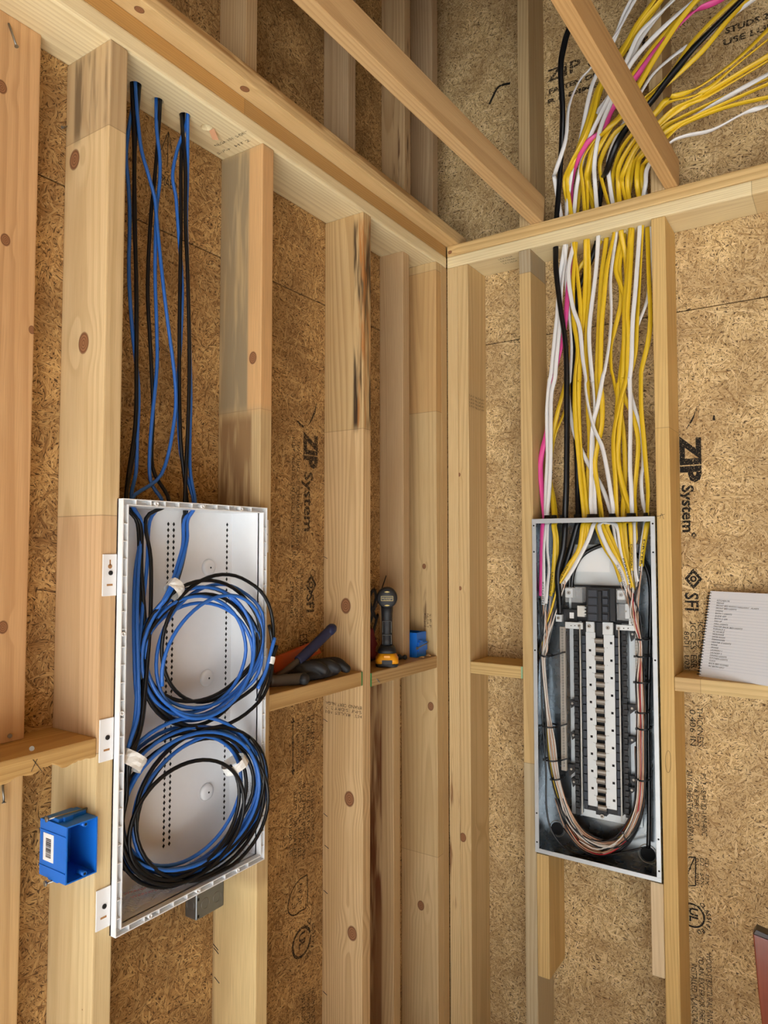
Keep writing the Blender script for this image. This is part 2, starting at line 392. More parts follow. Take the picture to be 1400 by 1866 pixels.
# ---- left wall framing
near = lambda px, py, y: on_y(px, py, y)          # a point on the camera-facing side of a left-wall stud
lumber('stud', wl, 'LS', (-DP, L2, 0.04), (0, L2 + T, H), (222, 184, 128), seed=21, ring=0.011, contrast=0.35,
       knots=[('y', near(136, 291, L2), 0.017), ('y', near(152, 625, L2), 0.016), ('y', near(150, 1840, L2), 0.001)],
       segs=[(near(150, 252, L2).z, 3, (196, 160, 112)), (near(150, 940, L2).z - 0.42, near(150, 940, L2).z, (220, 172, 120)), (0, near(150, 940, L2).z - 0.42, (226, 192, 134))],
       stains=[('y', near(150, 252, L2).z, H, -0.06, 0.04, (120, 100, 74), 26, 0.52)])
lumber('stud', wl, 'LS', (-DP, L3, 0.04), (0, L3 + T, H), (196, 162, 112), seed=5, ring=0.008, contrast=0.3,
       knots=[('y', near(461, 652, L3), 0.012)],
       segs=[(0, near(420, 752, L3).z, (205, 166, 110))],
       stains=[('y', near(420, 752, L3).z, H, -0.028, 0.08, (150, 134, 106), 20, 0.46), ('y', near(420, 752, L3).z, H, -0.08, -0.026, (212, 168, 116), 12, 0.2),
               ('y', near(420, 1000, L3).z, near(420, 760, L3).z, -0.04, 0.08, (140, 108, 74), 22, 0.47), ('y', 0.0, near(420, 1600, L3).z, -0.08, 0.06, (226, 200, 146), 10, 0.2)])
lumber('stud', wl, 'LS', (-DP, L4, 0.04), (0, L4 + T, H), (214, 172, 112), seed=8, ring=0.009, contrast=0.55,
       knots=[('y', near(630, 1104, L4), 0.018), ('y', near(637, 1456, L4), 0.017), ('y', near(642, 1701, L4), 0.016)],
       segs=[(0, near(630, 784, L4).z, (224, 180, 122))],
       stains=[('y', near(660, 780, L4).z, near(660, 400, L4).z, -0.08, -0.035, (44, 30, 22), 22, 0.47), ('y', near(660, 780, L4).z, near(660, 400, L4).z, -0.08, -0.05, (178, 118, 62), 40, 0.56)])
lumber('stud', wl, 'LS', (-DP, -0.205, 1.4046), (-0.047, -0.205 + T, H), (200, 160, 112), seed=12, ring=0.007, contrast=0.3)
lumber('stud', wl, 'LS', (-DP, -0.262, 0.04), (-0.047, -0.262 + T, 1.3665), (214, 172, 116), seed=13,
       stains=[('y', 0.1, 1.3665, -0.002, 0.05, (110, 62, 34), 18, 0.45)])
lumber('stud', wl, 'LS', (-DP, -0.0765, 0.04), (0, -0.0390, H), (216, 176, 116), seed=14, ring=0.01, contrast=0.35,
       knots=[('y', near(773, 1032, -0.0765), 0.008), ('y', near(785, 1287, -0.0765), 0.012), ('y', near(767, 1650, -0.0765), 0.013)],
       segs=[(near(770, 752, -0.0765).z, near(770, 497, -0.0765).z, (214, 162, 96)), (0, near(770, 1555, -0.0765).z, (222, 182, 124))],
       stains=[('y', 1.40, 1.62, -0.03, 0.07, (120, 92, 62), 30, 0.56)])
lumber('stud', wl, 'LS', (-DP, -0.0383, 0.04), (0, -0.0005, H), (206, 166, 110), seed=15)
# flat board against the sheathing at the left edge of the view, block under it, more studs beyond the frame
yf = -1.378
flat_b = dict(ring=0.014, contrast=0.35)
lumber('flat_stud', wl, 'RS', (0, 0, 0), (1, 1, 1), PINE) if False else None
lumber('flat_stud', wl, 'RP', (-DP, 0, 0), (0, 1, 1), PINE) if False else None
def flat_stud(z0, z1, base, knots=()):
    m = wood(base, knots=[('y', P.y - (yf - 0.07), P.z - (z0 + z1) / 2, r) for P, r in knots], seed=31, ring=0.016, contrast=0.4)
    h = V((0.019, 0.07, (z1 - z0) / 2)); o = MB().box(-h, h).build('stud', m, None, (0, 0, 0), 0.003)
    o.parent = wl; ORG[o] = V(); o.matrix_local = Matrix.Translation((-DP + 0.019, yf - 0.07, (z0 + z1) / 2))
flat_stud(1.4170, H, (222, 166, 108), [(on_x(3, 158, -0.098), 0.010), (on_x(10, 437, -0.098), 0.009), (on_x(5, 1143, -0.098), 0.009), (on_x(58, 601, -0.098), 0.006)])
flat_stud(0.04, 1.3789, (218, 170, 108))
lumber('blocking', wl, 'LP', (-DP, L2 - 0.3683, 1.3790), (0, L2 - 0.0003, 1.4169), (206, 156, 84), seed=41, ring=0.009, contrast=0.5, wane=0.012)
lumber('blocking', wl, 'LP', (-DP, L3 + T + 0.0003, 1.3764), (0, L4 - 0.0003, 1.4145), (206, 158, 92), seed=42, ring=0.006, contrast=0.6)
lumber('blocking', wl, 'LP', (-DP, L4 + T + 0.0003, 1.3665), (0, -0.0768, 1.4046), (200, 156, 96), seed=43, ring=0.006, contrast=0.6)
for a, b in (((-0.05, L4 - 0.006, 1.3770), (0.0006, L4 - 0.0006, 1.4140)), ((-0.03, L4 + T + 0.0006, 1.3670), (0.0006, L4 + T + 0.005, 1.4041))):
    MB().box(a, b).build('end_paint', M_GREEN, wl, bevel=0.001)['label'] = 'green paint on the cut end of a block'
for k, y in enumerate((L2 - 0.4064, L2 - 0.8128, L2 - 1.2192, L2 - 1.63, L2 - 2.04, L2 - 2.44, L2 - 2.85, L2 - 3.25)):
    lumber('stud', wl, 'LS', (-DP, y, 0.04), (0, y + T, H), PINE, seed=50 + k)
holesL = [on_z(*q, H) for q in ((247, 155), (287, 184), (337, 211), (376, 232))]
lumber('top_plate', wl, 'LP', (-DP, -5.0, H), (0, -0.0003, H + T), (242, 216, 164), seed=4, ring=0.013, contrast=0.36, bevel=0.006,
       cut=[((p.x, p.y, H - 0.02), (p.x, p.y, H + (T + 0.02 if k < 3 else 0.02)), 0.0125) for k, p in enumerate(holesL)])
lumber('top_plate', wl, 'LP', (-DP, -5.0, H + T), (-0.002, -0.0003, H + 2 * T), (206, 148, 72), seed=61, contrast=0.3,
       segs=[(-0.955, 0.2, (188, 138, 72))], bevel=0.003, cut=[((p.x, p.y, H + T - 0.02), (p.x, p.y, H + 2 * T + 0.02), 0.0125) for p in holesL[:3]])
lumber('nailer_board', wl, 'LP', (-0.0465, -5.0, H + 2 * T), (0.044, 0.06, H + 3 * T), (226, 182, 118), seed=62, ring=0.012, contrast=0.3,
       knots=[('y', V((0.02, on_z(249, 21, H + 2 * T).y, H)), 0.008), ('y', V((0.02, on_z(453, 159, H + 2 * T).y, H)), 0.009)],
       stains=[('x', -3.5, -0.2, 0.003, 0.02, (150, 112, 66), 30, 0.42)])
for k, y in enumerate((-0.907, -0.500, -0.195, -0.012, -1.313, -1.72, -2.13, -2.53, -2.94)):
    lumber('stud', wl, 'LS', (-DP, y, H + 2 * T), (-0.047, y + T, 3.9), (198, 160, 116) if k % 2 else (206, 164, 112), seed=70 + k,
           stains=[('y', 2.9, 3.4, -0.05, 0.0, (92, 58, 34), 30, 0.6)] if k in (2,) else ())
# ---- right wall framing
lumber('stud', wr, 'RS', (0.0005, 0, 0.04), (0.0395, DP, H), (226, 188, 128), seed=81, ring=0.007, contrast=0.4,
       stains=[('y', 0.6, 1.1, -0.08, 0.08, (120, 70, 36), 34, 0.62)])
lumber('stud', wr, 'RS', (0.0400, 0, 0.04), (0.0784, DP, H), (224, 184, 122), seed=82, ring=0.009, contrast=0.4,
       knots=[('x', on_y(839, 1072, 0), 0.006), ('x', on_y(844, 1526, 0), 0.012), ('x', on_y(837, 865, 0), 0.006)])
lumber('stud', wr, 'RS', (R2, 0, 0.04), (R2 + T, DP, H), (218, 176, 110), seed=83, contrast=0.4,
       segs=[(on_y(958, 497, 0).z, H, (180, 160, 128)), (0, on_y(960, 1390, 0).z, (200, 176, 134))])
lumber('stud', wr, 'RS', (R3, 0, 0.04), (R3 + T, DP, H), (226, 178, 98), seed=84, contrast=0.35, segs=[(on_y(1200, 780, 0).z, H, (228, 182, 104))])
lumber('stud', wr, 'RS', (R2 + T + 0.0004, 0.0, 0.470), (R2 + 2 * T, DP, 0.83), (224, 180, 106), seed=85)
lumber('stud', wr, 'RS', (R3 - 0.0345, 0.0, 0.578), (R3 - 0.0004, DP, 0.83), (230, 196, 148), seed=86, contrast=0.2)
lumber('blocking', wr, 'RP', (0.0787, 0, 1.3454), (R2 - 0.0003, DP, 1.3835), (222, 180, 108), seed=87)
lumber('blocking', wr, 'RP', (R3 + T + 0.0003, 0, 1.3579), (1.10, DP, 1.3960), (224, 186, 118), seed=88, ring=0.011, contrast=0.4,
       segs=[(R3 + T, on_y(1277, 1250, 0).x, (218, 176, 112))])
MB().box((R2 - 0.006, -0.0006, 1.346), (R2 - 0.0006, 0.03, 1.383)).build('end_paint', plastic('pale_green_paint', (150, 190, 150), 0.7), wr, bevel=0.001)
for k, x in enumerate((1.10, 1.507, 1.914, 2.32, 2.727, 3.13, 3.54, 3.94)):
    lumber('stud', wr, 'RS', (x, 0, 0.04), (x + T, DP, H), PINE, seed=90 + k)
UPX = [0.2600, R3 + 0.0005, 1.10]
for k, x in enumerate(UPX): lumber('stud', wr, 'RS', (x, 0, H + 2 * T), (x + (T if k else 0.0385), DP, 3.9), (196, 160, 108), seed=100 + k)
holesR = [(on_y(q, 430 + p * 0.1857, 0.05).x, yy) for q, p, yy in ()]
HX = [(0.3686, .040), (0.3960, .042), (0.4120, .068), (0.4250, .040), (0.4640, .040), (0.4900, .066), (0.5030, .036), (0.5190, .064), (0.5480, .038), (0.5660, .062), (0.5720, .036), (0.5960, .036), (0.6250, .036), (0.6420, .058)]
lumber('top_plate', wr, 'RP', (-0.0, 0, H), (4.2, DP, H + T), (242, 216, 162), seed=6, contrast=0.26, bevel=0.005,
       cut=[((x, y, H - 0.02), (x, y, H + T + 0.02), 0.0115) for x, y in HX], segs=[(on_y(1371, 380, 0).x, 4.2, (230, 196, 136))])
lumber('top_plate', wr, 'RP', (0.0, 0, H + T), (4.2, DP, H + 2 * T), (228, 184, 114), seed=7, ring=0.010, contrast=0.6, bevel=0.004,
       cut=[((x, y, H + T - 0.02), (x, y, H + 2 * T + 0.02), 0.0115) for x, y in HX], knots=[('x', V((0.012, 0, H + 1.4 * T)), 0.006)])
lumber('bottom_plate', wl, 'LP', (-DP, -5.0, 0.0005), (0, -0.0003, 0.0395), PINE, seed=111)
lumber('bottom_plate', wr, 'RP', (0, 0, 0.0005), (4.2, DP, 0.0395), PINE, seed=112)
# ---- rafters that bear on the right wall and rise towards the viewer
raf = empty('trim_1', (0, 0, 0), 'sloping joists bearing on the right wall', kind='structure')
def rafter(p0, p1, w, h, base, seed, knots=()):
    d = V(p1) - V(p0); L = d.length; ez = d.normalized(); ex = V((1, 0, 0)); ex = (ex - ez * ex.dot(ez)).normalized(); ey = ez.cross(ex)
    if ey.z < 0: pass
    M3 = Matrix((ex, ey, ez)).transposed(); s = 1 if ey.z > 0 else -1
    o = MB().box((0, min(0, s * h), 0), (w, max(0, s * h), L)).build('joist', wood(base, seed=seed, ring=0.012, contrast=0.4, knots=knots), None, (0, 0, 0), 0.003)
    o.parent = raf; o.matrix_local = Matrix.Translation(p0) @ M3.to_4x4(); ORG[o] = V(); return o
rafter((0.2994, 0.02, 2.7662 - 0.0012), (0.1491 - 0.1503 * 0.9, -2.28, 2.9153 + 0.1491 * 0.9), T, 0.0889, (216, 168, 108), 121)
rafter((0.7020, 0.02, 2.7662 - 0.0015), (0.571 - 0.129 * 0.9, -2.28, 2.971 + 0.2048 * 0.9), 0.0345, 0.0889, (212, 158, 92), 122)
for k, x in enumerate((1.10 + 0.04, 1.507 + .04, 1.914 + .04)):
    rafter((x + 0.002, 0.02, 2.765), (x - 0.25, -2.28, 3.08), T, 0.0889, (214, 152, 92), 123 + k)

# ------------------------------------------------------------------ white media enclosure in the left wall
def bool_cut(o, cyls):
    cm = MB()
    for p, q, r in cyls: cm.cyl(p, q, r, 28)
    co = cm.build('cutter', o.data.materials[0]); md = o.modifiers.new('b', 'BOOLEAN'); md.object = co; md.operation = 'DIFFERENCE'; md.solver = 'EXACT'
    bpy.context.view_layer.update()
    me = bpy.data.meshes.new_from_object(o.evaluated_get(bpy.context.evaluated_depsgraph_get())); o.modifiers.clear(); o.data = me; bpy.data.objects.remove(co)
M_WHITE = plastic('white_plastic', (236, 238, 240), 0.38, var=0.05)
M_BLACKHOLE = plastic('dark_opening', (12, 12, 13), 0.9)
M_DKSCREW = plastic('dark_screw', (54, 54, 58), 0.35, 0.7)
M_TAPE = plastic('white_tape', (232, 232, 228), 0.45, var=0.1)
EY0, EY1, EZ0, EZ1, EXB, EXF = -1.2705, -0.8905, 1.064, 1.8400, -0.084, 0.0175
enc = empty('media_enclosure', (-0.03, -1.0805, EZ0), 'tall open white plastic low-voltage enclosure between two studs of the left wall', 'enclosure')
y0, y1, z0, z1, t = EY0 + 0.0085, EY1 - 0.0085, EZ0 + 0.0085, EZ1 - 0.0085, 0.0028
MB().box((EXB, y0, z0), (EXB + t, y1, z1)).build('back_panel', M_WHITE, enc)
for nm, a, b in (('side_panel', (EXB, y0, z0), (0.006, y0 + t, z1)), ('side_panel', (EXB, y1 - t, z0), (0.006, y1, z1)), ('bottom_panel', (EXB, y0, z0), (0.006, y1, z0 + t))):
    MB().box(a, b).build(nm, M_WHITE, enc)
tp = MB().box((EXB, y0, z1 - t), (0.006, y1, z1)).build('top_panel', M_WHITE, enc)
ko = [(-0.045, -1.205, 0.019), (-0.045, -1.128, 0.019), (-0.047, -1.058, 0.019)]
org = ORG[enc]
bool_cut(tp, [((x - org.x, y - org.y, z1 - 0.02 - org.z), (x - org.x, y - org.y, z1 + 0.02 - org.z), r) for x, y, r in ko])
# rim: two thin frames joined by a floor and by ribs
def frame(mb, ya, yb, za, zb, w, x0, x1):
    mb.box((x0, ya, za), (x1, ya + w, zb)); mb.box((x0, yb - w, za), (x1, yb, zb)); mb.box((x0, ya + w, za), (x1, yb - w, za + w)); mb.box((x0, ya + w, zb - w), (x1, yb - w, zb))
rim = MB(); frame(rim, EY0, EY1, EZ0, EZ1, 0.0017, 0.0004, EXF); frame(rim, EY0 + 0.0105, EY1 - 0.0105, EZ0 + 0.0105, EZ1 - 0.0105, 0.0017, 0.0004, EXF); frame(rim, EY0, EY1, EZ0, EZ1, 0.0122, 0.0004, 0.004)
rim.build('front_rim', M_WHITE, enc)
rib = MB(); rng = random.Random(2)
zz = EZ0 + 0.03
while zz < EZ1 - 0.02:
    for ya in (EY0 + 0.0017, EY1 - 0.0105): rib.box((0.004, ya, zz), (EXF - 0.0006, ya + 0.0088, zz + 0.0014))
    zz += 0.0318
yy = EY0 + 0.028
while yy < EY1 - 0.02:
    for za in (EZ0 + 0.0017, EZ1 - 0.0105): rib.box((0.004, yy, za), (EXF - 0.0006, yy + 0.0014, za + 0.0088))
    yy += 0.0335
rib.build('rim_ribs', M_WHITE, enc)['kind'] = 'stuff'
for (y, z) in [(EY0 + 0.0062, EZ0 + 0.39), (EY0 + 0.0062, EZ1 - 0.245), (EY1 - 0.0062, EZ1 - 0.2), (EY1 - 0.0062, EZ0 + 0.40)] + [(EY0 + f, zz) for f in (0.075, 0.19, 0.30) for zz in (EZ0 + 0.0062, EZ1 - 0.0062)]:
    m = MB(); r = 0.0042
    ring = lambda rr, h: [V((h, y + rr * math.cos(k * math.pi / 8), z + rr * math.sin(k * math.pi / 8))) for k in range(16)]
    A, B, C_, D = ring(r, 0.004), ring(r, EXF), ring(r * 0.6, EXF), ring(r * 0.6, 0.006)
    m.add(A + B + C_ + D, [(i + 16 * j, (i + 1) % 16 + 16 * j, (i + 1) % 16 + 16 * (j + 1), i + 16 * (j + 1)) for j in range(3) for i in range(16)], True)
    m.build('screw_boss', M_WHITE, enc)
# mounting tabs on the stud faces
def tab(yc0, yc1, za, zb, key):
    m = MB(); m.box((0.0003, yc0, za), (0.0024, yc1, zb)); o = m.build('mounting_tab', M_WHITE, enc, bevel=0.001)
    yc = (yc0 + yc1) / 2
    s = MB().cyl((0.002, yc + 0.001, za + (zb - za) * 0.55), (0.0042, yc + 0.001, za + (zb - za) * 0.55), 0.0042, 14).build('screw', M_DKSCREW, o)
    MB().cyl((0.0042, yc + 0.001, za + (zb - za) * 0.55), (0.0044, yc + 0.001, za + (zb - za) * 0.55), 0.0018, 6).build('screw_recess', M_BLACKHOLE, o)
    MB().box((0.0022, yc - 0.006, za + 0.018), (0.0027, yc + 0.006, za + 0.0215)).build('slot', plastic('wood_seen_through_slot', (168, 122, 76), 0.8), o)
    if key:
        MB().cyl((0.0022, yc, zb - 0.022), (0.0027, yc, zb - 0.022), 0.0042, 14).box((0.0022, yc - 0.0014, zb - 0.020), (0.0027, yc + 0.0014, zb - 0.010)).build('keyhole', plastic('wood_seen_through_keyhole', (168, 122, 76), 0.8), o)
for za, zb, key in ((1.664, 1.739, 1), (1.372, 1.447, 0), (1.082, 1.152, 0)): tab(-1.2995, EY0 + 0.0005, za, zb, key); tab(EY1 - 0.0005, EY1 + 0.021, za + 0.075, zb + 0.075, key)
# perforations, standoffs
pf = MB()
for yy, dz in ((-1.0865, 0), (-1.0720, 0.0), (-0.9180, 0.003)):
    z = 1.800 + dz
    while z > 1.135:
        pf.add([(EXB + t + 0.0004, yy - 0.0034, z), (EXB + t + 0.0004, yy, z - 0.0050), (EXB + t + 0.0004, yy + 0.0034, z), (EXB + t + 0.0004, yy, z + 0.0050)], [(0, 1, 2, 3)])
        z -= 0.0125
pf.build('perforations', M_BLACKHOLE, enc)['kind'] = 'stuff'
for yb, zb in ((-0.974, 1.706), (-0.975, 1.463), (-0.972, 1.215)):
    o = MB().lathe((EXB + t, yb, zb), (1, 0, 0), [(0.019, 0), (0.016, 0.006), (0.010, 0.0085), (0.0001, 0.0085)], 24).build('standoff', M_WHITE, enc)
    MB().cyl((EXB + t + 0.0084, yb, zb), (EXB + t + 0.0089, yb, zb), 0.0022, 10).build('screw_hole', M_BLACKHOLE, o)
M_PAPER = plastic('sticker_paper', (235, 236, 236), 0.5, var=0.03)
yw = y1 - t - 0.0004
st = MB().box((-0.064, yw - 0.0003, 1.140), (-0.010, yw, 1.235)).build('label_sticker', M_PAPER, enc)
for k in range(6): text('sticker_print', ('COVER', 'NON METALLIC ENCLOSURE', 'INDOOR USE ONLY', 'www', 'ASSEMBLED IN', 'LISTED')[k], M_PEN, st, (-0.016 - 0.008 * k, yw - 0.0004, 1.228), (0, 0, -1), (1, 0, 0), 0.006, 0.0002)
for k in range(12): text('interior_label', 'M', M_PEN, st, (0, 0, 0), (1, 0, 0), (0, 1, 0), 0.001, 0) if False else None

# ---- crumpled plastic film with red print on the enclosure floor
def crumple(name, cx, cy, cz, lx, ly, nx, ny, amp, mat, org, rz=0.0, seed=1):
    rr = random.Random(seed); ph = [(rr.uniform(20, 90), rr.uniform(20, 90), rr.uniform(0, 6)) for _ in range(7)]
    vs = []; fs = []
    for j in range(ny + 1):
        for i in range(nx + 1):
            x = -lx / 2 + lx * i / nx; y = -ly / 2 + ly * j / ny
            h = sum(abs(math.sin(x * a + y * b + c)) for a, b, c in ph) / 7 * amp
            xx = x * math.cos(rz) - y * math.sin(rz); yy_ = x * math.sin(rz) + y * math.cos(rz)
            vs.append(V((cx + xx, cy + yy_, cz + h)))
    fs = [(j * (nx + 1) + i, j * (nx + 1) + i + 1, (j + 1) * (nx + 1) + i + 1, (j + 1) * (nx + 1) + i) for j in range(ny) for i in range(nx)]
    m = MB(); m.add(vs, fs, False); return m.build(name, mat, None, org)
n = NT('clear_film'); n.done((0.93, 0.91, 0.90, 1), 0.12, 0, 0.6); n.bsdf.inputs['Alpha'].default_value = 0.30; M_FILM = n.mat
film = crumple('plastic_bag', -0.040, -1.075, EZ0 + 0.0122, 0.07, 0.32, 14, 50, 0.014, M_FILM, (-0.04, -1.075, EZ0 + 0.012), 0.0, 4)
tag(film, 'crumpled clear plastic bag with red print on the floor of the white enclosure', 'plastic bag')
M_RED = plastic('red_print', (190, 60, 60), 0.6)
for k, (yy, s) in enumerate(((-1.20, 'WARNING'), (-1.13, 'DANGER'), (-1.03, 'WARNING'), (-0.95, 'WARNING'))):
    for j in range(2): text('red_print', s, M_RED, film, (-0.055 + 0.022 * j, yy, EZ0 + 0.027), (0.35, 1, 0), (-1, 0.35, 0), 0.012, 0.0)

# ------------------------------------------------------------------ blue and black low-voltage cables
M_BLUE = plastic('blue_cable_jacket', (42, 106, 196), 0.36, var=0.15)
M_BLK = plastic('black_cable_jacket', (16, 17, 20), 0.34, var=0.2, spec=0.35)
def px_path(pts, x, s=1.0, ox=0, oy=0): return [on_x(ox + a * s, oy + b * s, x) for a, b in pts]
Z3 = dict(s=0.5, ox=0, oy=450)
HZ = dict(s=0.1571, ox=200, oy=130)
BAY = {  # traced hang of each cable in the stud bay: (upper zoom, lower zoom)
    'a': ([(225, 180), (215, 700), (190, 1000), (215, 1300), (232, 1700)], [(470, 100), (482, 300), (505, 520), (500, 700), (496, 820), (502, 915)]),
    'a1': ([(262, 190), (262, 900), (262, 1700)], [(489, 100), (490, 400), (486, 650), (498, 915)]),
    'a2': ([(306, 195), (306, 900), (308, 1700)], [(502, 150), (503, 300), (497, 700), (508, 915)]),
    'b': ([(290, 190), (330, 850), (420, 1200), (500, 1500), (525, 1800)], [(585, 120), (600, 250), (631, 500), (625, 650), (580, 830), (532, 918)]),
    'c': ([(525, 345), (535, 700), (570, 1000), (568, 1300), (530, 1650)], [(562, 100), (568, 300), (568, 450), (545, 700), (545, 850), (552, 915)]),
    'c1': ([(575, 345), (572, 800), (530, 1300), (490, 1700)], [(543, 150), (555, 400), (563, 600), (560, 800), (545, 915)]),
    'd1': ([(830, 500), (838, 1100), (838, 1750)], [(660, 120), (657, 400), (662, 700), (668, 920)]),
    'd2': ([(858, 500), (858, 1100), (860, 1750)], [(680, 150), (684, 500), (681, 920)]),
    'e': ([(895, 510), (896, 1200), (882, 1750)], [(684, 150), (690, 400), (693, 550), (690, 800), (685, 918)]),
    'f': ([(815, 520), (806, 900), (752, 1200), (790, 1450), (812, 1750)], [(671, 140), (665, 350), (656, 500), (666, 750), (673, 915)]),
}
def coil(cy, cz, ry, rz, a0, turns, x0, seed, tilt=0.020):
    """one cable laid in loose turns: every half turn drifts to its own centre and radius"""
    rr = random.Random(seed); out = []; N = int(24 * turns); K = int(turns * 2) + 3
    key = [(rr.uniform(-0.030, 0.034), rr.uniform(-0.026, 0.022), rr.choice((rr.uniform(0.88, 1.07), rr.uniform(0.80, 1.0), rr.uniform(0.66, 0.9))), rr.uniform(-0.022, 0.018)) for _ in range(K)]
    key[0] = (0, 0, 1.0, 0)
    for i in range(N + 1):
        a = a0 + 2 * math.pi * turns * i / N
        f = 2 * turns * i / N; k = min(int(f), K - 2); t_ = f - k; t_ = t_ * t_ * (3 - 2 * t_)
        dy, dz, sc, dx = (key[k][q] * (1 - t_) + key[k + 1][q] * t_ for q in range(4))
        y = cy + ry * sc * math.cos(a) + dy; z = cz + rz * sc * math.sin(a) + dz
        x = x0 + tilt * math.cos(a) + dx
        y = max(y, EY0 + 0.016)
        if y > EY1 - 0.022: x = max(x, 0.027 + 0.3 * dx)
        elif y > EY1 - 0.060: s_ = (y - EY1 + 0.060) / 0.038; x = max(x, x * (1 - s_) + 0.026 * s_)
        z = max(z, EZ0 + 0.024); x = max(x, EXB + 0.012)
        out.append(V((x, y, z)))
    return out
CAB = []
inner = lambda pts, xs: [on_x(a, b, x) for (a, b), x in zip(pts, xs)]
spec = [  # key, material, label, inside path, coil
    ('a', 'blue', 'blue network cable, leftmost of the bundle beside the left stud', inner([(258, 960), (247, 1040), (244, 1130), (246, 1230), (250, 1300), (240, 1350), (226, 1392)], (-.055, -.045, -.03, -.02, -.012, -.006, -.004)), (-1.080, 1.238, .166, .148, 2.5, 2.6, -0.005, 11)),
    ('b', 'blue', 'blue network cable that bows to the right in the tall stud bay', inner([(259, 955), (253, 1030), (250, 1120), (252, 1220), (252, 1300), (236, 1356), (230, 1400)], (-.05, -.04, -.02, -.012, -.006, 0.0, 0.0)), (-1.078, 1.240, .160, .150, 2.55, 3.1, 0.002, 12)),
    ('c', 'blue', 'blue network cable hanging straight from the middle plate hole', inner([(273, 950), (268, 1030), (258, 1130), (251, 1230), (246, 1310), (234, 1362), (228, 1395)], (-.055, -.045, -.03, -.016, -.010, -.002, -.002)), (-1.086, 1.234, .158, .146, 2.5, 2.2, -0.012, 13)),
    ('a1', 'black', 'black coaxial cable at the left of the first plate hole', inner([(251, 955), (254, 1040), (258, 1130), (262, 1230), (254, 1310), (240, 1358), (232, 1400)], (-.055, -.048, -.035, -.02, -.008, 0.0, 0.004)), (-1.082, 1.240, .163, .150, 2.55, 2.7, 0.006, 14)),
    ('a2', 'black', 'black coaxial cable at the right of the first plate hole', inner([(256, 955), (258, 1040), (264, 1130), (266, 1230), (260, 1310), (246, 1362), (236, 1400)], (-.05, -.04, -.03, -.014, -.004, 0.004, 0.006)), (-1.076, 1.242, .166, .152, 2.55, 3.2, 0.008, 15)),
    ('c1', 'black', 'black coaxial cable hanging from the middle plate hole', inner([(266, 945), (275, 1020), (274, 1130), (266, 1240), (256, 1330), (240, 1366), (232, 1396)], (-.05, -.035, -.02, -.01, 0.0, 0.006, 0.006)), (-1.084, 1.236, .160, .148, 2.5, 1.7, 0.010, 16)),
    ('d1', 'black', 'black coaxial cable at the left of the third plate hole', inner([(334, 945), (334, 985), (328, 1025), (316, 1062), (300, 1092)], (-.045, -.035, -.02, -.008, -.004)), (-1.045, 1.538, .150, .148, 2.25, 2.7, -0.004, 24)),
    ('d2', 'black', 'black coaxial cable in the middle of the third plate hole', inner([(340, 945), (340, 985), (332, 1028), (320, 1066), (304, 1096)], (-.045, -.032, -.015, -.004, 0.0)), (-1.052, 1.534, .156, .150, 2.25, 2.2, 0.002, 22)),
    ('e', 'blue', 'blue network cable at the right of the third plate hole', inner([(342, 948), (341, 985), (330, 1030), (318, 1064), (302, 1092)], (-.04, -.03, -.012, 0.0, 0.003)), (-1.046, 1.540, .152, .150, 2.25, 3.2, 0.006, 23)),
    ('f', 'blue', 'blue network cable that bows left below the third plate hole', inner([(336, 948), (334, 990), (322, 1034), (312, 1066), (296, 1098)], (-.04, -.03, -.015, -.002, 0.0)), (-1.056, 1.532, .146, .146, 2.3, 2.8, -0.008, 21)),
]
for key, colr, lab, ins, cl in spec:
    up, lo = BAY[key]; hz = {'a': 0, 'a1': 0, 'a2': 0, 'b': 0, 'c': 1, 'c1': 1}.get(key, 2); hc = holesL[hz]
    P1 = px_path(up, hc.x, **HZ); P2 = px_path(lo, hc.x + 0.006, **Z3)
    dx = {'a': .0, 'a1': .006, 'a2': -.004, 'b': .007, 'c': 0.003, 'c1': -.004, 'd1': -.003, 'd2': .005, 'e': .002, 'f': -.006}[key]
    th = {'a': 2.6, 'a1': 4.4, 'a2': 0.8, 'b': 5.6, 'c': 2.8, 'c1': 0.2, 'd1': 3.0, 'd2': 4.4, 'e': 0.3, 'f': 1.7}[key]
    top = V((hc.x + 0.0072 * math.cos(th), hc.y + 0.0072 * math.sin(th), H + 0.2))
    pth = [top, V((top.x, top.y, H + 0.08)), V((top.x, top.y, H - 0.004))]
    pth += [V((p.x + dx, p.y, p.z)) for p in P1[1:] + P2[:-1]]
    kh = ko[hz]; e = P2[-1]
    th2 = {'a': 2.6, 'a1': 3.6, 'a2': 4.6, 'b': 5.6, 'c': 2.8, 'c1': 0.2, 'd1': 3.0, 'd2': 4.4, 'e': 0.3, 'f': 1.7}[key]
    pth += [V((kh[0] + 0.012 * math.cos(th2), kh[1] + 0.012 * math.sin(th2), EZ1 + 0.004)), ] + ins
    cs = coil(*cl)
    path = spline(pth, 5)[:-1] + spline([pth[-1]] + cs[1:], 2)[0 if False else 0:]
    m = MB().tube(path, 0.0038 if colr == 'blue' else 0.0040, 8)
    o = m.build('network_cable' if colr == 'blue' else 'coaxial_cable', M_BLUE if colr == 'blue' else M_BLK, None, tuple(top))
    tag(o, lab, 'cable', 'low-voltage cables coiled in the white enclosure'); CAB.append(o)
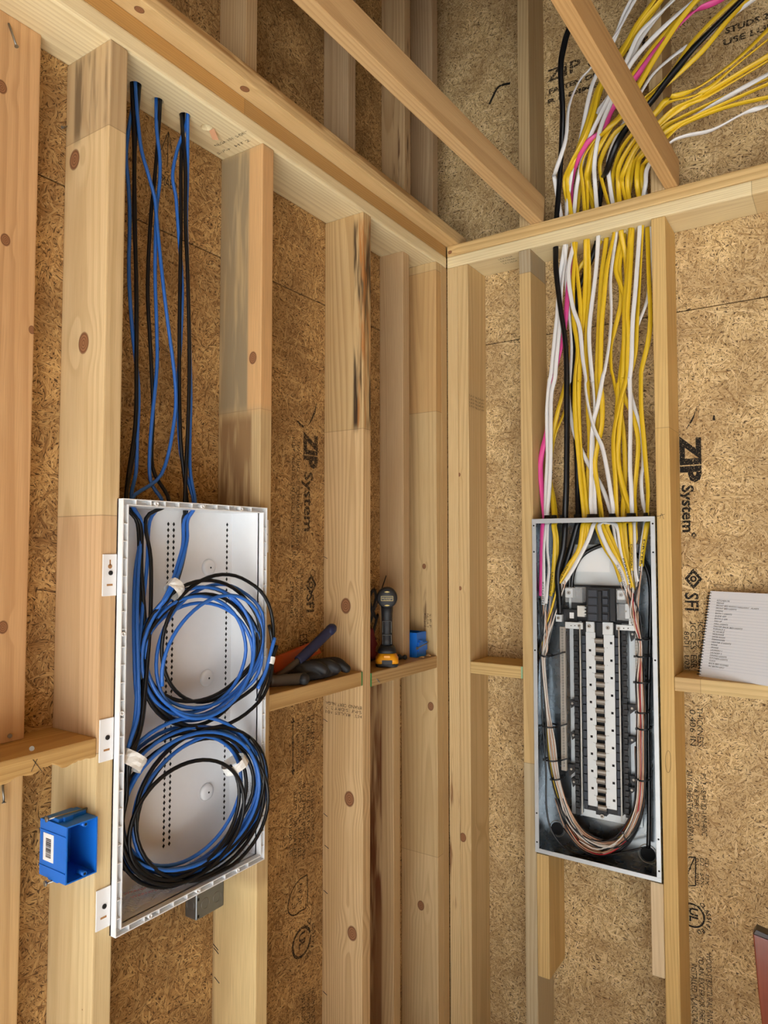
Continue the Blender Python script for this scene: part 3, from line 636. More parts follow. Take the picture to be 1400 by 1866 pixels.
# taped cable ends that stick out at the right of the upper coil, and tape wraps
def wrap(name, c, t, r, w, lab):
    c = V(c); t = V(t).normalized(); m = MB(); rr = random.Random(len(lab)); prof = []
    a = t.orthogonal().normalized(); b = t.cross(a); n_ = 16; vs = []
    for j in range(5):
        for i in range(n_):
            q = 2 * math.pi * i / n_; k = 1 + rr.uniform(-0.05, 0.05)
            vs.append(c + t * (w * (j / 4 - 0.5)) + (a * math.cos(q) * r[0] + b * math.sin(q) * r[1]) * k)
    m.add(vs, [(j * n_ + i, j * n_ + (i + 1) % n_, (j + 1) * n_ + (i + 1) % n_, (j + 1) * n_ + i) for j in range(4) for i in range(n_)], False)
    o = m.build(name, M_TAPE, None, tuple(c)); tag(o, lab, 'tape'); return o
ends = MB().tube(spline([on_x(470, 1255, 0.03), on_x(484, 1225, 0.034), on_x(492, 1195, 0.036), on_x(501, 1162, 0.038)], 5), 0.0041, 8).build('network_cable', M_BLUE, None, tuple(on_x(470, 1255, 0.03)))
tag(ends, 'blue network cable end poking out right of the upper coil', 'cable', 'low-voltage cables coiled in the white enclosure')
ende = MB().tube(spline([on_x(468, 1278, 0.028), on_x(482, 1245, 0.034), on_x(495, 1205, 0.036), on_x(505, 1176, 0.038)], 5), 0.0043, 8).build('coaxial_cable', M_BLK, None, tuple(on_x(468, 1278, 0.028)))
tag(ende, 'black coaxial cable end poking out right of the upper coil', 'cable', 'low-voltage cables coiled in the white enclosure')
wrap('tape_wrap', on_x(494, 1203, 0.036), on_x(501, 1170, 0.038) - on_x(488, 1225, 0.036), (0.0085, 0.0075), 0.016, 'small white tape wrap on the two cable ends')
wrap('tape_wrap', on_x(318, 1073, 0.004), V((0, -0.75, -0.65)), (0.022, 0.017), 0.022, 'white tape at the top of the upper cable coil')
wrap('tape_wrap', on_x(241, 1386, 0.006), V((0, -0.62, -0.75)), (0.024, 0.019), 0.026, 'white tape at the left of the lower cable coil')
wrap('tape_wrap', on_x(428, 1393, 0.016), V((0.1, 0.50, -0.85)), (0.027, 0.020), 0.020, 'white tape at the right of the lower cable coil')

# ------------------------------------------------------------------ outlet boxes
M_BOX = plastic('blue_box_plastic', (22, 112, 214), 0.42, var=0.12)
def device_box(R, c, label, label_sticker, cat='electrical box'):
    """single-gang box: local x out of the open face, y across, z up; open face at x=0"""
    Mx = Matrix.Translation(c) @ R.to_4x4(); root = empty('outlet_box', tuple(c), label, cat)
    W, Hh, D, w = 0.0585, 0.0945, 0.077, 0.0022
    m = MB(Mx); m.box((-D, -W / 2, -Hh / 2), (-D + w, W / 2, Hh / 2)); m.box((-D + w, -W / 2, -Hh / 2), (0, -W / 2 + w, Hh / 2)); m.box((-D + w, W / 2 - w, -Hh / 2), (0, W / 2, Hh / 2))
    m.box((-D + w, -W / 2 + w, Hh / 2 - w), (0, W / 2 - w, Hh / 2)); m.box((-D + w, -W / 2 + w, -Hh / 2), (0, W / 2 - w, -Hh / 2 + w))
    m.build('box_body', M_BOX, root)
    for s in (-1, 1):
        MB(Mx).cyl((-0.02, 0.006, s * (Hh / 2 - 0.006)), (0.0, 0.006, s * (Hh / 2 - 0.006)), 0.0042, 12).build('screw_post', M_BOX, root)
        MB(Mx).cyl((-0.0002, 0.006, s * (Hh / 2 - 0.006)), (0.0006, 0.006, s * (Hh / 2 - 0.006)), 0.0022, 10).build('screw_hole', M_BLACKHOLE, root)
        b = MB(Mx); b.box((-0.058, -W / 2 + 0.004, s * (Hh / 2 + 0.003) - 0.003), (-0.030, W / 2 - 0.002, s * (Hh / 2 + 0.003) + 0.003))
        b.box((-0.030, -W / 2 + 0.012, s * (Hh / 2 + 0.0035) - 0.0035), (-0.024, -W / 2 + 0.028, s * (Hh / 2 + 0.0035) + 0.0045))
        bo = b.build('nail_bracket', M_BOX, root, bevel=0.001)
        MB(Mx).cyl((-0.046, -W / 2 - 0.006, s * (Hh / 2 + 0.006)), (-0.036, W / 2 + 0.004, s * (Hh / 2 + 0.006)), 0.0019, 8).cyl((-0.047, -W / 2 - 0.0085, s * (Hh / 2 + 0.006)), (-0.0467, -W / 2 - 0.006, s * (Hh / 2 + 0.006)), 0.0046, 12).build('nail', M_STEEL, root)
    for s in (Hh / 2 - 0.018, -Hh / 2 + 0.0165): MB(Mx).box((-D, -W / 2 - 0.0012, s), (-0.002, -W / 2, s + 0.0015)).build('side_ridge', M_BOX, root)
    if label_sticker:
        so = MB(Mx).box((-0.066, -W / 2 - 0.0006, -0.020), (-0.036, -W / 2 - 0.0001, 0.026)).build('barcode_sticker', M_PAPER, root); rr = random.Random(5)
        bars = MB(Mx); z = 0.018
        while z > -0.014:
            h_ = rr.choice((0.0006, 0.001, 0.0016)); bars.box((-0.058, -W / 2 - 0.0009, z - h_), (-0.043, -W / 2 - 0.0006, z)); z -= h_ + rr.choice((0.0006, 0.0011))
        bars.build('barcode', M_PEN, so)['kind'] = 'stuff'
    return root
device_box(Matrix.Identity(3), V((0.0115, L2 - 0.0325, 1.2370)), 'blue plastic outlet box with barcode sticker nailed to the stud left of the white enclosure', True)
device_box(Matrix(((0, 0, -1), (0, 1, 0), (1, 0, 0))) @ Matrix.Rotation(0.0, 3, 'X'), V((-0.0780, -0.1230, 1.4047 + 0.0775)), 'empty blue plastic outlet box lying open side up on the block beside the drill', False)
# steel junction box under the enclosure
M_GALV = plastic('galvanised_box', (128, 132, 134), 0.38, 0.75, var=0.25, scale=60)
jb = empty('junction_box', (-0.117, -0.94, 0.935), 'grey steel junction box with round knockouts below the white enclosure', 'electrical box')
bx0, bx1, by0, by1, bz0, bz1 = -0.1355, -0.0990, -0.9800, L3 - 0.0005, 0.936, 1.040
MB().box((bx0, by0, bz0), (bx1, by1, bz1)).build('box_body', M_GALV, jb, bevel=0.004, seg=3)
for y, z in ((by0 + 0.026, bz0 + 0.028), (by1 - 0.022, bz0 + 0.028), (by0 + 0.026, bz1 - 0.028)):
    MB().tube([V((bx1 + 0.0003, y + 0.0115 * math.cos(q), z + 0.0115 * math.sin(q))) for q in (k * math.pi / 12 for k in range(24))], 0.0006, 5, closed=True).build('knockout', M_STEEL, jb)
MB().tube([V(((bx0 + bx1) / 2 + 0.0115 * math.cos(q), by0 - 0.0003, bz0 + 0.030 + 0.0115 * math.sin(q))) for q in (k * math.pi / 12 for k in range(24))], 0.0006, 5, closed=True).build('knockout', M_STEEL, jb)
for y, z in ((by0 + 0.006, bz0 + 0.044), (by1 - 0.006, bz0 + 0.060), (by0 + 0.006, bz0 + 0.008)): MB().box((bx1, y - 0.0022, z - 0.003), (bx1 + 0.0005, y + 0.0022, z + 0.003)).build('corner_slot', M_BLACKHOLE, jb)
MB().cyl((bx1, by1 - 0.004, bz1 - 0.025), (bx1 + 0.005, by1 - 0.004, bz1 - 0.025), 0.005, 12).build('cover_screw', M_STEEL, jb)

# ------------------------------------------------------------------ breaker panel in the right wall
PX0, PX1, PZ0, PZ1, PYF, PYB = 0.2985, 0.6600, 0.8385, 1.8370, -0.0120, 0.0830
M_PAN = plastic('galvanised_steel', (142, 150, 156), 0.26, 0.92, var=0.12, scale=25)
M_FLANGE = plastic('bright_steel', (206, 214, 220), 0.32, 0.35, var=0.08)
M_BUS = plastic('tinned_bus', (222, 228, 230), 0.36, 0.3, var=0.06)
M_STAB = plastic('stab_metal', (178, 172, 162), 0.42, 0.7, var=0.15)
M_BLKP = plastic('black_moulding', (26, 27, 30), 0.42, var=0.2)
M_NAVY = plastic('grey_blue_moulding', (52, 58, 68), 0.5, var=0.15)
M_WTERM = plastic('white_moulding', (220, 220, 214), 0.45)
n = NT('clear_moulding'); n.done((0.86, 0.9, 0.93, 1), 0.1, 0, 0.6); n.bsdf.inputs['Alpha'].default_value = 0.22; M_CLEAR = n.mat
pan = empty('breaker_panel', ((PX0 + PX1) / 2, 0.03, PZ0), 'open grey steel breaker panel without cover, set between two studs of the right wall', 'breaker panel')
w = 0.0018
MB().box((PX0, PYB, PZ0), (PX1, PYB + w, PZ1)).build('back_panel', M_PAN, pan)
for nm, a, b in (('side_panel', (PX0, PYF, PZ0), (PX0 + w, PYB, PZ1)), ('side_panel', (PX1 - w, PYF, PZ0), (PX1, PYB, PZ1)), ('top_panel', (PX0 + w, PYF, PZ1 - w), (PX1 - w, PYB, PZ1)), ('bottom_panel', (PX0 + w, PYF, PZ0), (PX1 - w, PYB, PZ0 + w))):
    MB().box(a, b).build(nm, M_PAN, pan)
fw = 0.0125
def flange(a, b, holes):
    o = MB().box(a, b).build('flange', M_FLANGE, pan, bevel=0.0006, seg=1)
    for x, z in holes: MB().cyl((x, PYF - 0.0016, z), (x, PYF - 0.0021, z), 0.0026, 12).build('screw_hole', M_BLACKHOLE, o)
flange((PX0, PYF - 0.0015, PZ0), (PX0 + fw, PYF, PZ1 - fw), [(PX0 + 0.006, z) for z in (PZ0 + 0.03, PZ0 + 0.115, PZ0 + 0.6, PZ1 - 0.1, PZ1 - 0.02)])
flange((PX1 - fw, PYF - 0.0015, PZ0), (PX1, PYF, PZ1 - fw), [(PX1 - 0.006, z) for z in (PZ0 + 0.03, PZ0 + 0.115, PZ0 + 0.6, PZ1 - 0.1, PZ1 - 0.02)])
flange((PX0, PYF - 0.0022, PZ1 - fw - 0.001), (PX1, PYF - 0.0006, PZ1 + 0.0006), [(PX0 + f, PZ1 - 0.007) for f in (0.033, 0.18, 0.318)])
flange((PX0, PYF - 0.0022, PZ0), (PX1, PYF - 0.0006, PZ0 + fw), [(PX0 + f, PZ0 + 0.006) for f in (0.033, 0.165, 0.325)])
def pxbox(nm, px0, py0, px1, py1, yf, yb, mat, par=None, bevel=0.0008, mb=None):
    a = on_y(px0, py0, yf); b = on_y(px1, py0, yf); c = on_y((px0 + px1) / 2, py1, yf); zt = (a.z + b.z) / 2
    m = mb or MB(); m.box((a.x, yf, c.z), (b.x, yb, zt))
    return m if mb else m.build(nm, mat, par or pan, bevel=bevel, seg=1)
def screw(px, py, y, r=0.0048, par=None, mat=None):
    p = on_y(px, py, y); o = MB().cyl(p, p + V((0, -0.003, 0)), r, 14).build('screw', mat or M_STAB, par or pan)
    MB().cyl(p + V((0, -0.003, 0)), p + V((0, -0.0033, 0)), r * 0.4, 8).build('screw_recess', M_BLACKHOLE, o); return o
plate = pxbox('mounting_plate', 1036, 992, 1163, 1494, 0.0745, 0.0790, M_BUS)
a = on_y(1066, 1000, 0.0740); lab = MB().box((a.x - 0.055, 0.0736, a.z - 0.07), (a.x + 0.075, 0.0744, a.z)).build('wiring_label', M_PAPER, pan)
for k in range(5): text('label_print', ('WIRING', 'AWG 14', 'TORQUE', 'LB-IN', '35 IN')[k], M_PEN, lab, (a.x - 0.050, 0.0736, a.z - 0.020 - 0.011 * k), (1, 0, 0), (0, 0, 1), 0.007, 0.0003)
# main breaker
pxbox('breaker_base', 1041, 1067, 1146, 1134, 0.058, 0.0743, M_BLKP)
br = pxbox('main_breaker', 1069, 1072, 1110, 1133, 0.012, 0.0578, M_BLKP)
for k in range(4):
    y = 1075 + 14.6 * k
    pxbox('breaker_pole', 1072, y, 1088, y + 12.6, 0.0095, 0.0120, M_NAVY, br)
    pxbox('breaker_toggle', 1098, y + 1, 1107.5, y + 11.5, 0.0035, 0.0120, M_NAVY, br)
pxbox('toggle_bar', 1090, 1077, 1096, 1132, 0.004, 0.0120, M_BLKP, br)
pxbox('breaker_flank', 1111, 1073, 1121, 1133, 0.022, 0.0578, M_BLKP, br)
pxbox('white_terminal', 1052, 1104, 1066, 1124, 0.030, 0.0578, M_WTERM, br)
for k in range(3): pxbox('terminal_tooth', 1064, 1106 + 6 * k, 1068.5, 1109 + 6 * k, 0.026, 0.030, M_WTERM, br)
for x0, y0_, x1, y1_ in ((1030, 1070, 1061, 1098), (1123, 1073, 1141, 1099), (1124, 1101, 1150, 1131)):
    pxbox('clear_guard', x0, y0_, x1, y1_, 0.020, 0.0578, M_CLEAR)
for px, py in ((1037, 1080), (1132, 1084)):
    o = pxbox('lug', px - 7, py - 8, px + 7, py + 9, 0.030, 0.0576, M_BUS); screw(px, py, 0.030, 0.006, o)
o = pxbox('lug', 1139, 1100, 1148, 1128, 0.034, 0.0576, M_BUS); screw(1141, 1114, 0.034, 0.003, o)
pxbox('label_chip', 1038, 1116, 1046, 1127, 0.045, 0.0578, M_PAPER); pxbox('lower_base', 1024, 1110, 1052, 1133, 0.046, 0.0743, M_BLKP)
# bus bars, stabs, rails
bb = pxbox('bus_back', 1060, 1134, 1129, 1480, 0.0500, 0.0743, M_BLKP)
b1 = pxbox('bus_bar', 1067.5, 1152, 1085, 1468, 0.0340, 0.0362, M_BUS); b2 = pxbox('bus_bar', 1100, 1157, 1119.5, 1474, 0.0340, 0.0362, M_BUS)
o = pxbox('bus_terminal', 1068, 1133, 1083, 1152, 0.0280, 0.0362, M_BUS); screw(1074, 1141, 0.0280, 0.0055, o)
o = pxbox('bus_terminal', 1098, 1134, 1117, 1157, 0.0280, 0.0362, M_BUS); screw(1108, 1144, 0.0280, 0.0055, o)
q0 = on_y(1093, 1168, 0.034); pitch = (q0.z - on_y(1097, 1472, 0.034).z) / 19.0
sm = MB(); ws = 0.0125
prof = [(1.35 * a_, 1.45 * b_) for a_, b_ in ((0.000, 0.0050), (-0.004, 0.0052), (-0.0065, 0.0030), (-0.0070, -0.0010), (-0.0045, -0.0052), (0.000, -0.0056), (0.0, -0.0049), (-0.0035, -0.0045), (-0.0059, -0.0007), (-0.0054, 0.0026), (-0.0035, 0.0045), (0.0, 0.0044))]
sm.prism([V((-ws, y_, z_)) for y_, z_ in prof], V((2 * ws, 0, 0)), False)
stab0 = None
for k in range(20):
    side = 1 if k % 2 else -1; loc = V((q0.x + side * 0.0016, 0.0385, q0.z - pitch * k))
    if stab0 is None: stab0 = sm.build('bus_stab', M_STAB, None, (0, 0, 0)); o = stab0
    else: o = stab0.copy(); COL.objects.link(o)
    o.parent = pan; o.location = loc - ORG[pan]
arm = None
for k in range(20):
    side = 1 if k % 2 else -1; z = q0.z - pitch * k
    if arm is None: arm = MB().box((-0.0070, -0.0012, -0.0012), (0.0070, 0.0012, 0.0012)).build('stab_arm', M_BUS, None, (0, 0, 0)); o = arm
    else: o = arm.copy(); COL.objects.link(o)
    o.parent = pan; o.location = V((q0.x + side * 0.0165, 0.0325, z + 0.004)) - ORG[pan]; o.rotation_euler = (0, -0.45 * side, 0)
sl = MB()
for k in range(10):
    for px, py in ((1075.5, 1185 + 31.4 * k), (1114, 1172 + 31.9 * k)):
        p = on_y(px + (0.6 * k), py, 0.0338)
        if p.z > on_y(1075, 1466, 0.0338).z: sl.box((p.x - 0.0034, 0.0334, p.z - 0.0034), (p.x + 0.0034, 0.0340, p.z + 0.0034))
sl.build('bus_slots', M_BLACKHOLE, pan)['kind'] = 'stuff'
seg0 = None
for side, px in ((0, 1060.5), (1, 1120.5)):
    x0_ = on_y(px, 1150, 0.036).x; z = q0.z + 0.012
    for k in range(20):
        if seg0 is None: seg0 = MB().box((0, 0, -pitch + 0.0018), (0.0108, 0.022, 0)).build('rail_segment', M_NAVY, None, (0, 0, 0), 0.0008, 1); o = seg0
        else: o = seg0.copy(); COL.objects.link(o)
        o.parent = pan; o.location = V((x0_, 0.036, z - pitch * k)) - ORG[pan]
for px in (1045, 1132):       # comb-edged breaker rails
    pxbox('breaker_rail', px, 1146, px + 9, 1484, 0.042, 0.0743, M_BLKP)
tooth = None
for px in (1045, 1134):
    p = on_y(px, 1160, 0.038)
    for k in range(32):
        if tooth is None: tooth = MB().box((0, 0, -0.0050), (0.0115, 0.0045, 0.0050)).build('rail_tooth', M_BLKP, None, (0, 0, 0), 0.0008, 1); o = tooth
        else: o = tooth.copy(); COL.objects.link(o)
        o.parent = pan; o.location = V((p.x + (0.0022 if k % 2 else 0), 0.0375, p.z - 0.0165 * k)) - ORG[pan]
for px0, py0, px1, py1 in ((1057, 1141, 1062, 1483), (1128, 1146, 1134, 1497)):
    a = on_y(px0, py0, 0.022); b = on_y(px1, py1, 0.022); b.x = a.x
    MB().cyl(a, b, 0.0022, 10).build('neutral_rod', M_WTERM, pan)
o = pxbox('neutral_strap', 1030, 1134, 1062, 1146, 0.024, 0.030, M_BUS); screw(1056, 1140, 0.024, 0.0045, o)
for px in (1041, 1048): p = on_y(px, 1140, 0.0238); MB().cyl(p, p + V((0, -0.0004, 0)), 0.0017, 8).build('strap_hole', M_BLACKHOLE, o)
o = pxbox('neutral_strap', 1123, 1139, 1157, 1149, 0.024, 0.030, M_BUS); screw(1128, 1145, 0.024, 0.0045, o)
for px in (1137, 1145): p = on_y(px, 1145, 0.0238); MB().cyl(p, p + V((0, -0.0004, 0)), 0.0017, 8).build('strap_hole', M_BLACKHOLE, o)
def ground_bar(px0, py0, px1, py1, y):
    o = pxbox('ground_bar', px0, py0, px1, py1, y, y + 0.010, M_STAB); a = on_y((px0 + px1) / 2, py0, y); b = on_y((px0 + px1) / 2, py1, y); s = MB(); N_ = int((a.z - b.z) / 0.0085)
    for k in range(1, N_): s.cyl((a.x, y - 0.0002, a.z - 0.0085 * k), (a.x, y - 0.0022, a.z - 0.0085 * k), 0.0032, 9)
    s.build('terminal_screws', M_STEEL, o)['kind'] = 'stuff'; return o
g1 = ground_bar(1020, 1142, 1030, 1404, 0.030); g2 = ground_bar(1157, 1149, 1163, 1425, 0.034)
screw(1018, 1126, 0.030, 0.005, pxbox('bar_lug', 1013, 1120, 1024, 1133, 0.030, 0.045, M_BUS)); screw(1153, 1134, 0.026, 0.0055, pxbox('bar_lug', 1146, 1127, 1160, 1142, 0.026, 0.045, M_BUS))
for px, py, w_, h_ in ((1038, 1276, 10, 14), (1040, 1334, 10, 14), (1033, 1392, 16, 22), (1041, 1418, 10, 16), (1144, 1284, 14, 16), (1144, 1342, 14, 14), (1146, 1148, 12, 20), (1148, 1414, 12, 16), (1146, 1434, 10, 12)):
    a = on_y(px, py, 0.050); s_ = 0.00166
    o = MB().prism([a, a + V((w_ * s_, 0, 0)), a + V((w_ * s_ * 0.9, 0, -h_ * s_ * 0.55)), a + V((w_ * s_ * 0.3, 0, -h_ * s_))], V((0, 0.02, 0))).build('rail_clip', M_BLKP, pan)
    c_ = a + V((w_ * s_ * 0.55, -0.0002, -h_ * s_ * 0.35)); MB().cyl(c_, c_ + V((0, -0.002, 0)), 0.0034, 10).build('screw', M_STAB, o)
pxbox('bottom_bracket', 1086, 1470, 1106, 1486, 0.036, 0.0743, M_BLKP); screw(1098, 1487, 0.034, 0.006); pxbox('bottom_bracket', 1140, 1486, 1162, 1502, 0.055, 0.0743, M_BUS)
for px, py, r in ((1016, 1510, 0.019), (1181, 1556, 0.021)):
    p = on_y(px, py, PYB - 0.0006); o = MB().cyl(p, p + V((0, -0.0006, 0)), r, 28).build('large_knockout', M_BLACKHOLE, pan)
    MB().tube([p + V((r * 1.25 * math.cos(q), -0.0004, r * 1.25 * math.sin(q))) for q in (k * math.pi / 14 for k in range(28))], 0.0012, 6, closed=True).build('knockout_ring', M_STAB, o)
for px, py in ((1010, 1470), (1050, 1545), (1085, 1555), (1130, 1570), (1160, 1580)):
    p = on_z(px, py, PZ0 + w + 0.0004)
    if PYF < p.y < PYB: MB().tube([p + V((0.013 * math.cos(q), 0.013 * math.sin(q), 0)) for q in (k * math.pi / 10 for k in range(20))], 0.0006, 5, closed=True).build('knockout_ring', M_STAB, pan)

# cable bushings on top of the panel
for px, r in ((998, .0115), (1010, .0100), (1027, .0125), (1053, .0130), (1081, .0200), (1118, .0140), (1151, .0150), (1179, .0105)):
    p = on_y(px, 936, 0.040); o = MB().lathe((p.x, 0.040, PZ1 + 0.0006), (0, 0, 1), [(r, 0), (r, 0.004), (r * 0.88, 0.005), (r * 0.88, 0.012), (r * 0.7, 0.0125)], 20).build('cable_bushing', M_BLKP, pan)

# ------------------------------------------------------------------ house wiring cables: attic - top plate - stud bay - panel
M_YEL = plastic('yellow_cable_sheath', (224, 186, 34), 0.42, var=0.10)
M_WHT = plastic('white_cable_sheath', (224, 224, 224), 0.42, var=0.06)
M_PNK = plastic('pink_cable_sheath', (224, 74, 150), 0.42)
M_COP = plastic('bare_copper', (186, 146, 118), 0.36, 0.5)
M_WW = plastic('white_wire', (222, 216, 208), 0.4); M_WB = plastic('black_wire', (18, 18, 20), 0.4); M_WR = plastic('red_wire', (178, 28, 36), 0.4)
UA = lambda pts: [(980 + x * 0.3, y * 0.3) for x, y in pts]
BA = lambda pts: [(960 + x * 0.1857, 430 + y * 0.1857) for x, y in pts]
BB = lambda pts: [(960 + x * 0.1857, 680 + y * 0.1857) for x, y in pts]
PA = lambda pts: [(950 + x * 0.2, 920 + y * 0.2) for x, y in pts]
Y, W_, K_, P_ = 'yellow', 'white', 'black', 'pink'
